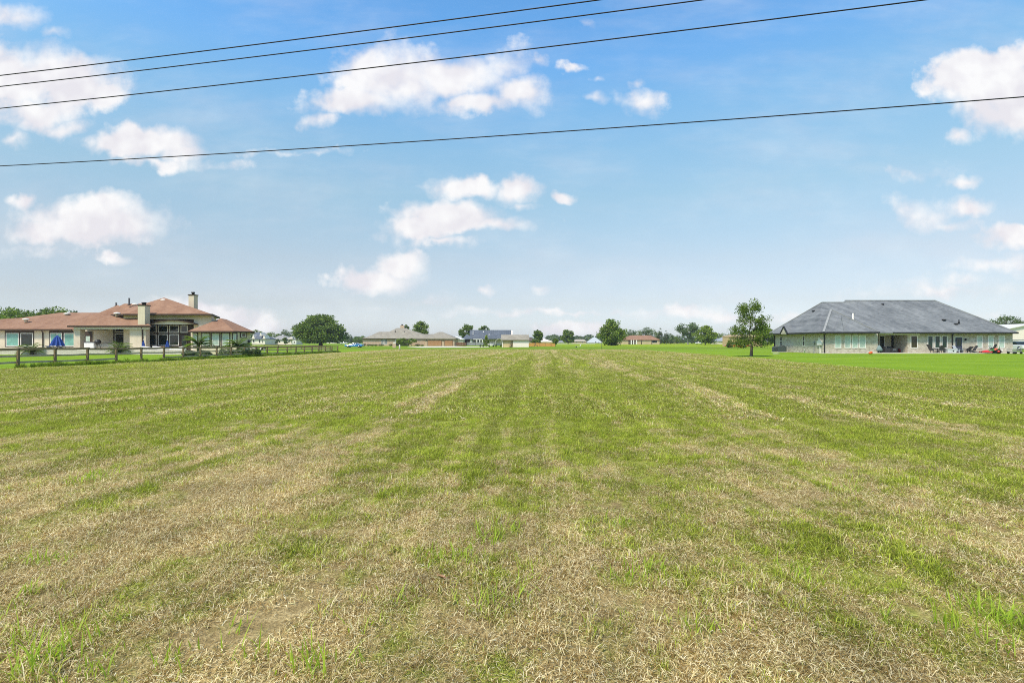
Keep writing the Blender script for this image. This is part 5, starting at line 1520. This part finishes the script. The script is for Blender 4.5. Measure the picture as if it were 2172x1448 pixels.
ft = thing('fire_pit', 'pale grey rectangular fire pit table on the patio between two chairs', 'fire pit', (wx(2014.5, 69.8), 69.8, .1))
pit = plain('pale grey cast stone', (.55, .57, .60), .8)
MB().prism([(-.55, 0), (.55, 0), (.66, .50), (-.66, .50)], 'y', -.4, .4).build('body', pit, ft, local=True, bevel=.02)
MB().box(-.70, .70, -.45, .45, .50, .56).build('top', pit, ft, local=True, bevel=.01)
MB().box(.05, .25, -.43, -.38, .18, .34).build('control_panel', M_BLACK, ft, local=True)
st = thing('side_table', 'small dark table beside the chaise lounge on the patio', 'table', (wx(1987, 70.4), 70.4, .1))
MB().box(-.3, .3, -.25, .25, .48, .52).build('top', M_DKGREY, st, local=True)
for x in (-.25, .25):
    for y in (-.2, .2): MB().bar((x, y, 0), (x, y, .48), .04, .04).build('leg', M_DKGREY, st, local=True)
wick = plain('dark wicker', (.030, .032, .036), .8); cush = plain('blue grey cushion', (.20, .24, .27), .9)
def sofa(label, loc, w_, rot=0.0, cat='armchair'):
    t = thing('wicker_seat', label, cat, loc, None, rot)
    MB().box(-w_ / 2, w_ / 2, -.38, .38, .05, .36).build('base', wick, t, local=True, bevel=.03)
    MB().box(-w_ / 2 + .12, w_ / 2 - .12, -.38, .25, .362, .48).build('cushion', cush, t, local=True, bevel=.04)
    MB().box(-w_ / 2, w_ / 2, .26, .40, .36, .85).build('backrest', wick, t, local=True, bevel=.03)
    for s in (-1, 1): MB().box(s * (w_ / 2 - .06) - .06, s * (w_ / 2 - .06) + .06, -.38, .27, .36, .62).build('armrest', wick, t, local=True, bevel=.03)
sofa('dark wicker loveseat at the left of the covered patio', (wx(1876, 71.3), 71.3, .1), 1.3, R(90))
sofa('dark wicker armchair with grey cushion in front of the black patio door', (wx(1892, 71.2), 71.2, .1), .95, R(20))
hs_ = thing('covered_stand', 'grey cloth covered stand at the left corner of the covered patio', 'covered stand', (wx(1864.5, 69.9), 69.9, .1))
MB().lathe([(.35, .25), (.42, .45), (.25, .8), (.06, 1.05)], 9).build('cover', plain('grey teal cloth', (.17, .24, .25), .95), hs_, local=True)
for k in range(3):
    a = k * 2.1; MB().bar((math.cos(a) * .34, math.sin(a) * .34, 0), (math.cos(a) * .1, math.sin(a) * .1, .5), .04, .04).build('leg', M_BLACK, hs_, local=True)
bag = thing('cushion_bag', 'dark red storage bag against the wall of the covered patio', 'bag', (wx(1911, 72.4), 72.4, .1))
redm = plain('dark red canvas', (.23, .018, .025), .8)
MB().hull([(-.32, -.25, 0), (.32, -.25, 0), (.36, .25, 0), (-.36, .25, 0), (-.36, -.28, .35), (.36, -.28, .35), (.28, .2, .62), (-.25, .2, .58), (.1, -.1, .66)]).build('body', redm, bag, local=True, bevel=.06)
MB().tube([(-.15, -.2, .5), (-.1, -.28, .68), (.1, -.28, .68), (.15, -.2, .5)], .025, 5).build('handle', redm, bag, local=True)
bk = thing('bucket', 'bright orange bucket lying on the lawn at the brick house corner', 'bucket', gp(1846, 750.6))
om = plain('orange plastic', (.72, .13, .04), .5)
bk.rotation_euler = (0, R(80), R(25)); bk.location = (bk.location[0], bk.location[1], .16)
MB().lathe([(.13, -.2), (.15, .0), (.17, .2), (.18, .21), (.165, .205), (.12, -.18)], 14).build('pail', om, bk, local=True)
MB().tube([(.18, 0, .18), (.1, .16, .3), (-.1, .16, .3), (-.18, 0, .18)], .012, 5).build('handle', M_GREY, bk, local=True)
# zero-turn mower
mw = thing('riding_mower', 'red and green zero-turn riding mower parked by the brick house', 'mower', (wx(2101, 69.4), 69.4, 0), None, R(-25))
red = plain('bright red enamel', (.55, .025, .03), .4, .5, 0, .5); grn = plain('tractor green enamel', (.06, .20, .05), .45, .5)
MB().box(-1.05, .05, -.55, .55, .14, .30).hull([(-1.0, -.35, .30), (-.2, -.5, .30), (-.2, .5, .30), (-1.0, .35, .30), (-.55, -.2, .48), (-.55, .2, .48), (-.2, 0, .5)]).build('deck', red, mw, local=True, bevel=.03)
MB().hull([(-.4, -.38, .36), (.75, -.42, .36), (.75, .42, .36), (-.4, .38, .36), (.8, -.36, .74), (.8, .36, .74), (.2, -.38, .66), (.2, .38, .66)]).build('body', grn, mw, local=True, bevel=.04)
MB().box(-.02, .42, -.27, .27, .66, .80).build('seat', M_BLACK, mw, local=True, bevel=.06)
MB().bar((.38, 0, .78), (.58, 0, 1.28), .52, .12).build('backrest', M_BLACK, mw, local=True)
MB().hull([(.25, -.5, .45), (.6, -.5, .45), (.25, -.46, .72), (.6, -.46, .72), (.3, -.42, .74), (.58, -.42, .74)]).build('fuel_tank', plain('orange red enamel', (.68, .13, .07), .45), mw, local=True)
for s in (-1, 1):
    wl = MB().tube([(.62, s * .42, .30), (.62, s * .70, .30)], .30, 14).build('wheel', M_TYRE, mw, local=True)
    MB().tube([(.62, s * .60, .30), (.62, s * .72, .30)], .15, 10).build('rim', red, wl, local=True)
    wl = MB().tube([(-.98, s * .30, .16), (-.98, s * .44, .16)], .16, 12).build('wheel', M_TYRE, mw, local=True)
    MB().tube([(-.98, s * .28, .16), (-.98, s * .46, .16)], .09, 10).build('rim', om, wl, local=True)
    MB().tube([(.1, s * .36, .6), (-.1, s * .34, 1.02), (-.1, s * .06, 1.10)], .022, 6).build('lever', M_BLACK, mw, local=True)
for s in (-1, 1): MB().tube([(.78, s * .4, .6), (.80, s * .4, 1.05)], .03, 6).build('roll_bar_post', grn, mw, local=True)
# mesh garden cart
gc = thing('garden_cart', 'grey mesh garden cart on the lawn at the right corner of the brick house', 'cart', (wx(2154, 68.2), 68.2, 0), None, R(-4))
cart = plain('grey cart steel', (.28, .31, .30), .6)
MB().tube([(-.75, -.4, .62), (.5, -.4, .62), (.5, .4, .62), (-.75, .4, .62), (-.75, -.4, .62)], .03, 6).tube([(-.75, -.4, .28), (.5, -.4, .28), (.5, .4, .28), (-.75, .4, .28), (-.75, -.4, .28)], .03, 6).build('frame', cart, gc, local=True)
b = MB()
for i in range(13):
    x = -.72 + i * .1
    for y in (-.4, .4): b.bar((x, y, .28), (x, y, .62), .014, .014)
for i in range(4):
    for y in (-.4, .4): b.bar((-.75, y, .34 + i * .075), (.5, y, .34 + i * .075), .012, .012)
b.build('mesh_side', cart, gc, local=True)
MB().box(-.75, .5, -.4, .4, .25, .275).build('bed', cart, gc, local=True)
for x in (-.55, .35):
    for s in (-1, 1): MB().tube([(x, s * .36, .15), (x, s * .46, .15)], .15, 10).build('wheel', M_TYRE, gc, local=True)
MB().tube([(.5, 0, .3), (.85, 0, .45), (1.0, 0, .62)], .025, 6).bar((.98, -.12, .63), (.98, .12, .63), .04, .04).build('handle', M_BLACK, gc, local=True)
cover = MB().lathe([(.4, 0), (.45, .03), (.42, .07), (.1, .09)], 14, gp(1646, 750.3)).build('drain_cover', M_CONC)
tag(cover, 'pale round utility cover lying in the lawn by the brick house', 'utility cover')
pp = MB().lathe([(.07, 0), (.07, .45), (.09, .46), (.09, .52), (.02, .55)], 8, (41.6, 71.9 + .9, 0)).build('cleanout_pipe', M_WHITE)
tag(pp, 'short white cleanout pipe at the foot of the brick side wall', 'pipe')

# ------------------------------------------------------------------ terrace of the stucco house
blue_cloth = plain('royal blue canvas', (.035, .085, .33), .85, vary=.25, scale=5)
def parasol(label, loc, h_, r_, z0):
    t = thing('patio_umbrella', label, 'umbrella', loc)
    MB().tube([(0, 0, 0), (0, 0, h_)], .03, 8).build('pole', M_GREY, t, local=True)
    MB().lathe([(.30, 0), (.30, .06), (.08, .12)], 12).build('base', M_CONC, t, local=True)
    n = 20; prof = [(r_ * 1.0, z0), (r_ * .86, z0 + (h_ - z0) * .25), (r_ * .62, z0 + (h_ - z0) * .55), (r_ * .36, z0 + (h_ - z0) * .82), (.06, h_), (.02, h_ + .06)]
    vs_ = []; fs = []
    for i, (rr, z) in enumerate(prof):
        for k in range(n):
            a = 2 * math.pi * k / n; q = rr * (1.0 if k % 2 else .66); vs_.append((q * math.cos(a), q * math.sin(a), z + (0 if k % 2 or i else .08)))
    for i in range(len(prof) - 1):
        for k in range(n): fs.append((i * n + k, i * n + (k + 1) % n, (i + 1) * n + (k + 1) % n, (i + 1) * n + k))
    MB().add(vs_, fs).build('canopy', blue_cloth, t, local=True)
    MB().lathe([(.03, h_ + .04), (.07, h_ + .1), (.02, h_ + .18)], 8).build('finial', M_FRAME, t, local=True)
Y = 65.6
parasol('big closed blue parasol before the teal windows of the left wing', (wx(121.5, Y), Y, .44), wz(709.5, Y) - .55, .80, .62)
parasol('slim closed blue parasol beside the fireplace wall', (wx(304.2, Y), Y, .44), wz(721, Y) - .5, .24, .42)
parasol('slim closed blue parasol before the tall windows', (wx(355, Y), Y, .44), wz(721, Y) - .5, .26, .42)
# outdoor kitchen with grill
ok = thing('outdoor_kitchen', 'pale stucco outdoor kitchen counter under the patio roof', 'counter', (wx(200, 68.6), 68.6, .45))
MB().box(-2.3, 2.6, 0, .9, 0, .92).build('cabinet', M_STUCCO, ok, local=True)
MB().box(-2.4, 2.7, -.06, .96, .92, .98).build('countertop', M_DKGREY, ok, local=True)
MB().box(-.9, .0, -.03, .02, .2, .8).build('door', plain('stainless steel', (.5, .5, .5), .35, .5, .7), ok, local=True)
gr = thing('grill', 'round black kettle grill standing before the outdoor kitchen', 'grill', (wx(207.5, 67.0), 67.0, .45))
MB().lathe([(.05, .55), (.32, .70), (.38, .85), (.38, .88), (.33, 1.05), (.18, 1.18), (.03, 1.2)], 16, (0, 0, .25)).build('bowl', M_BLACK, gr, local=True)
for k in range(3):
    a = k * 2.09 + .4; MB().tube([(math.cos(a) * .18, math.sin(a) * .18, .85), (math.cos(a) * .4, math.sin(a) * .4, 0)], .025, 5).build('leg', M_BLACK, gr, local=True)
MB().tube([(-.08, -.28, 1.38), (0, -.36, 1.42), (.08, -.28, 1.38)], .02, 5).build('handle', M_FRAME, gr, local=True)
fz = thing('grill_cart', 'white covered cart left of the black kettle grill', 'cart', (wx(194, 67.2), 67.2, .45))
MB().box(-.75, .55, -.3, .3, .12, 1.05).build('body', M_WHITE, fz, local=True, bevel=.04)
MB().box(-.8, .6, -.34, .34, 1.05, 1.16).build('lid', M_DKGREY, fz, local=True, bevel=.03)
for x in (-.6, .4): MB().tube([(x, -.28, .08), (x, .28, .08)], .08, 8).build('wheel', M_TYRE, fz, local=True)
chaise('low dark pool lounger on the terrace below the big blue parasol', (wx(112, 65.1), 65.1, .44), R(3), M_DKGREY, .05)
chaise('second low dark pool lounger right of the first below the parasol', (wx(136, 65.2), 65.2, .44), R(8), M_DKGREY, .05)
def white_lounger(label, px, rot):
    t = thing('pool_lounger', label, 'lounger', (wx(px, 65.2), 65.2, .44), None, R(rot))
    MB().hull([(-.9, -.35, .12), (.9, -.35, .12), (.9, .35, .12), (-.9, .35, .12), (-.9, -.35, .62), (-.9, .35, .62), (-.3, -.35, .3), (-.3, .35, .3), (.9, -.35, .28), (.9, .35, .28)]).build('shell', M_WHITE, t, local=True, bevel=.04)
    MB().box(-.7, .7, -.3, .3, 0, .12).build('base', M_GREY, t, local=True)
white_lounger('white moulded pool lounger left of the middle parasol', 318, 4)
white_lounger('white moulded pool lounger right of the middle parasol', 341, -6)
white_lounger('white moulded pool lounger at the right end of the terrace', 377, 176)
bt = thing('patio_table', 'brown low table at the tall windows of the stucco house', 'table', (wx(343, 67.5), 67.5, .44))
tb = wood('brown patio wood', (.22, .14, .09), (.36, .24, .16))
MB().box(-.6, .6, -.4, .4, .48, .56).build('top', tb, bt, local=True)
for x in (-.5, .5):
    for y in (-.3, .3): MB().bar((x, y, 0), (x, y, .48), .07, .07).build('leg', tb, bt, local=True)
gb_ = thing('planter_urn', 'round white pebbly planter urn near the corner of the bay', 'urn', (wx(538, 66.5), 66.5, 0))
MB().lathe([(.2, 0), (.34, .2), (.42, .55), (.36, .85), (.26, .95), (.3, 1.02)], 14).build('body', M_CONC, gb_, local=True)
shrub('flower_bush', 'small leafy bush sprouting from behind the white urn', (wx(541, 67.6), 67.6, 0), 1.0, .9, 1.1, F_MID, 91, 500, .1)
cw = thing('dog', 'black and white dog standing behind the fence', 'dog', (wx(557, 80), 80, 0))
# one continuous skinned body
sk = bpy.data.meshes.new('body')
J = [(0, 0, .52, .13), (-.30, 0, .53, .12), (.30, 0, .54, .135), (.44, 0, .66, .085), (.54, 0, .76, .085), (.68, 0, .72, .045),
     (.30, -.10, .34, .05), (.31, -.10, .16, .032), (.33, -.10, .02, .03), (.30, .10, .34, .05), (.31, .10, .16, .032), (.33, .10, .02, .03),
     (-.28, -.10, .36, .06), (-.38, -.10, .20, .032), (-.33, -.10, .02, .028), (-.28, .10, .36, .06), (-.38, .10, .20, .032), (-.33, .10, .02, .028), (-.48, 0, .58, .03), (-.62, 0, .68, .018),
     (.52, -.07, .86, .022), (.52, .07, .86, .022)]
sk.from_pydata([j[:3] for j in J], [(0, 1), (0, 2), (2, 3), (3, 4), (4, 5), (2, 6), (6, 7), (7, 8), (2, 9), (9, 10), (10, 11), (1, 12), (12, 13), (13, 14), (1, 15), (15, 16), (16, 17), (1, 18), (18, 19), (4, 20), (4, 21)], [])
dog = bpy.data.objects.new('body', sk); COL.objects.link(dog); dog.parent = cw
md = dog.modifiers.new('skin', 'SKIN')
for i, v in enumerate(sk.skin_vertices[0].data): v.radius = (J[i][3], J[i][3]); v.use_root = (i == 0)
dog.modifiers.new('smooth', 'SUBSURF').levels = 1
dog.modifiers['smooth'].render_levels = 1
def b_dog(t):
    n = t.noise(opos(t), 2.6, 2, .5)
    return principled(t, t.mix(t.rng(n, .49, .53), (.018, .017, .016), (.70, .68, .64)), .9, .1)
sk.materials.append(mat('black and white fur', b_dog))

# ------------------------------------------------------------------ yard pieces in the middle distance
def mailbox():
    Y = depth(737.3); t = thing('mailbox', 'brick mailbox pillar with white box before the tan house', 'mailbox', (wx(836.5, Y), Y, 0))
    MB().box(-.42, .42, -.3, .3, 0, 1.15).build('pillar', M_BRICK_TAN, t, local=True)
    MB().prism([(-.2, 1.15), (.2, 1.15), (.2, 1.35), (.12, 1.47), (-.12, 1.47), (-.2, 1.35)], 'y', -.32, .3).build('box', M_WHITE, t, local=True)
    MB().box(.21, .24, -.1, -.02, 1.2, 1.6).build('flag', M_BLACK, t, local=True)
mailbox()
Y = depth(742.2)
o = MB().lathe([(.13, -.1), (.13, .92), (.10, .98), (.02, 1.0)], 8, (wx(847.5, Y), Y, 0)).build('marker_post', M_WHITE)
tag(o, 'white marker post at the far edge of the mown field', 'post')
o = MB().tube([(wx(1276.5, 112), 112, -.1), (wx(1276.5, 112), 112, 1.9)], .05, 6).build('marker_stake', M_DKGREY)
tag(o, 'thin dark metal stake standing alone on the far meadow', 'stake')
o = MB().tube([(wx(1515, 300), 300, 0), (wx(1515, 300), 300, 7.5)], [.16, .11], 7).bar((wx(1515, 300) - 1, 299.9, 7.0), (wx(1515, 300) + 1, 299.9, 7.0), .1, .12).build('utility_pole', M_GREY)
tag(o, 'slim grey utility pole behind the spreading green tree', 'utility pole')
sb = thing('signboard', 'small white board with dark square beyond the fence by the cottage', 'sign', (wx(624.5, 225), 225, 0))
MB().box(-.85, .85, -.04, .04, .5, 2.2).build('board', M_WHITE, sb, local=True)
MB().box(-.3, .3, -.06, -.04, 1.0, 1.55).build('symbol', M_DKGREY, sb, local=True)
for s in (-1, 1): MB().box(s * .7 - .06, s * .7 + .06, .05, .12, 0, 2.0).build('leg', M_GREY, sb, local=True)
dc = thing('garden_chair', 'dark rusty garden chair on the lawn before the orange cedar fence', 'chair', (wx(1136.5, 160), 160, 0))
MB().box(-.6, .6, -.5, .4, .35, .5).build('seat', plain('rusty brown metal', (.09, .05, .04), .8), dc, local=True)
MB().bar((0, .4, .45), (0, .6, 1.3), 1.2, .1, (1, 0, 0)).build('backrest', M_DKGREY, dc, local=True)
for x in (-.5, .5):
    for y in (-.42, .35): MB().bar((x, y, 0), (x, y, .36), .07, .07).build('leg', M_DKGREY, dc, local=True)
wh = thing('hand_cart', 'white hand cart beside the small conical tree', 'cart', (wx(1041, 158), 158, 0))
MB().hull([(-.7, -.4, .35), (.5, -.4, .3), (.5, .4, .3), (-.7, .4, .35), (-1.0, -.55, .95), (.8, -.55, .85), (.8, .55, .85), (-1.0, .55, .95)]).build('tray', M_WHITE, wh, local=True)
MB().tube([(.75, -.08, .25), (.75, .08, .25)], .25, 12).build('wheel', M_TYRE, wh, local=True)
for y in (-.35, .35): MB().bar((.7, y * .4, .25), (-1.5, y, .75), .06, .06).bar((-.6, y, .5), (-.7, y, 0), .05, .05).build('handle', M_GREY, wh, local=True)
for i, (px, s) in enumerate(((1019, .5), (1025, .42), (1037.5, .5), (1052, .55), (1062.5, .5))):
    Y = 150.0
    shrub('garden_plant', ['first dark potted plant left of the small conical tree', 'second dark potted plant just left of the small conical tree', 'dark potted plant just right of the small conical tree', 'dark potted plant before the steel carport', 'dark potted plant at the corner of the white shed'][i], (wx(px, Y), Y, 0), .8 * s * 1.6, .8 * s * 1.6, 1.1 * s * 1.6, F_DARK, 120 + i, 160, .16, 'potted plants along the far driveway', 'plant')
sw = thing('sprinkler', 'low white lawn sprinkler on wheels out on the far meadow', 'sprinkler', (wx(1227.5, 142), 142, 0))
MB().bar((-.9, 0, .22), (.5, 0, .30), .1, .1).build('pipe', M_WHITE, sw, local=True)
MB().tube([(.5, 0, .25), (.5, 0, .8)], .06, 6).bar((.2, 0, .8), (.85, 0, .86), .07, .07).build('head', M_WHITE, sw, local=True)
for s in (-1, 1): MB().tube([(-.7, s * .25 - .03, .18), (-.7, s * .25 + .03, .18)], .18, 10).build('wheel', M_DKGREY, sw, local=True)

# ------------------------------------------------------------------ tall weeds and a fallen leaf in the foreground
def tall_tufts():
    spots = [(680, 1415, .34, 9), (538, 1395, .30, 9), (625, 1425, .3, 5), (385, 1400, .2, 4), (350, 1430, .22, 6), (748, 1415, .2, 4), (772, 1335, .22, 5), (500, 1335, .18, 4), (110, 1400, .3, 16), (60, 1430, .3, 14), (170, 1440, .26, 12), (30, 1370, .26, 12), (210, 1330, .2, 7), (1900, 1325, .22, 4),
             (2000, 1335, .30, 6), (2120, 1325, .26, 14), (2080, 1300, .24, 12), (2150, 1340, .26, 12), (2110, 1380, .24, 10), (1480, 1340, .16, 9), (1570, 1345, .16, 7), (1020, 1150, .26, 18), (1075, 1125, .24, 14), (1000, 1190, .22, 12), (930, 1195, .24, 12), (985, 1185, .2, 8), (1110, 1240, .22, 12), (1095, 1275, .2, 14), (1030, 1290, .22, 14), (860, 1280, .18, 8), (1370, 1215, .24, 16), (1340, 1235, .22, 14), (90, 1195, .2, 10), (130, 1195, .2, 10), (190, 1020, .3, 22), (1310, 1115, .22, 12), (1690, 1220, .2, 12), (1720, 1240, .2, 12), (1800, 1045, .25, 14), (60, 1265, .2, 8), (1245, 1340, .14, 4), (15, 1310, .2, 8)]
    r = np.random.default_rng(5); V = []; Fc = []; rv = []
    for (px, py, h_, n) in spots:
        g0 = gp(px, py)
        for i in range(int(n * 3.2)):
            a = r.uniform(0, 6.283); L = h_ * .62 * r.uniform(.25, 1.1); lean = r.uniform(.1, 1.0); w_ = r.uniform(.002, .0042)
            sp = .022 * math.sqrt(n)
            x, y = g0[0] + r.normal(0, sp), g0[1] + r.normal(0, sp); ca, sa = math.cos(a), math.sin(a)
            k = len(V); pr = []
            for s in range(6):
                f = s / 5; d = L * lean * f ** 1.7; z = L * f * (1 - .28 * lean * f)
                ww = w_ * (1 - f ** 1.6) * (.6 + .8 * min(1, f * 3)) + .0004
                V += [(x + ca * d - sa * ww, y + sa * d + ca * ww, z), (x + ca * d + sa * ww, y + sa * d - ca * ww, z)]
            for s in range(5): Fc.append((k + 2 * s, k + 2 * s + 1, k + 2 * s + 3, k + 2 * s + 2)); 
            rv += [r.uniform(0, 1)] * 5
    me = bpy.data.meshes.new('tall_grass'); me.from_pydata(V, [], Fc)
    at = me.attributes.new('rnd', 'FLOAT', 'FACE'); at.data.foreach_set('value', np.array(rv, np.float32))
    me.polygons.foreach_set('use_smooth', [True] * len(Fc))
    me.materials.append(foliage('fresh weed blades', (.27, .38, .035), (.48, .62, .08), .5))
    o = bpy.data.objects.new('tall_grass', me); COL.objects.link(o); tag(o, kind='stuff')
tall_tufts()
def verge_grass():
    """longer uncut grass left standing along the fence foot"""
    r = np.random.default_rng(9); P = []
    for a, b in zip(posts[:-1], posts[1:]):
        for i in range(42):
            f = r.uniform(0, 1); k = 1.0 if r.uniform() < .35 else r.uniform(0, 1)
            if k == 1.0: f = r.choice([0, 1]) + r.normal(0, .04)
            P.append((a[0] + (b[0] - a[0]) * f + r.normal(.1, .12), a[1] + (b[1] - a[1]) * f + r.normal(0, .15), 0.0))
    ms = [blade_mesh('verge', 60, .16, (.12, .34), (.010, .018), (45, 88), foliage('uncut grass', (.12, .18, .018), (.32, .42, .05)), .5) for _ in range(4)]
    scatter('verge_grass', P, ms, .7, 1.3)
verge_grass()
lf = thing('fallen_leaf', 'curled dead brown leaf lying on the dry grass in the foreground', 'leaf', (gp(937, 1240)[0], gp(937, 1240)[1], .045), None, R(-35))
b = MB(); vs_ = []; fs = []
for i in range(7):
    f = i / 6 - .5; ww = .016 * math.cos(f * math.pi) + .002
    vs_ += [(f * .09, -ww, .018 - .05 * f * f + .006), (f * .09, 0, .004 + .04 * f * f), (f * .09, ww, .016)]
for i in range(6):
    k = i * 3; fs += [(k, k + 1, k + 4, k + 3), (k + 1, k + 2, k + 5, k + 4)]
b.add(vs_, fs, True).build('blade', plain('dead leaf brown', (.30, .17, .09), .8), lf, local=True)
MB().tube([(.045, 0, .012), (.065, .004, .016)], .0025, 4).build('stalk', plain('dead stalk brown', (.2, .12, .06), .8), lf, local=True)

# ------------------------------------------------------------------ humid summer air
def b_haze(t):
    v = t.node('ShaderNodeVolumePrincipled')
    v.inputs['Color'].default_value = (.86, .93, 1.0, 1)
    v.inputs['Density'].default_value = 0.0002
    v.inputs['Anisotropy'].default_value = 0.2
    return v.outputs[0]
hm = bpy.data.materials.new('humid air')
hm.use_nodes = True
ht = NT(hm.node_tree); ht.n.clear()
ho = ht.node('ShaderNodeOutputMaterial')
ht.l.new(b_haze(ht), ho.inputs['Volume'])
hz = MB().box(-2700, 2700, -200, 3300, -1.0, 24.0).build('haze', hm)
tag(hz, kind='stuff')
SC.cycles.volume_bounces = 0
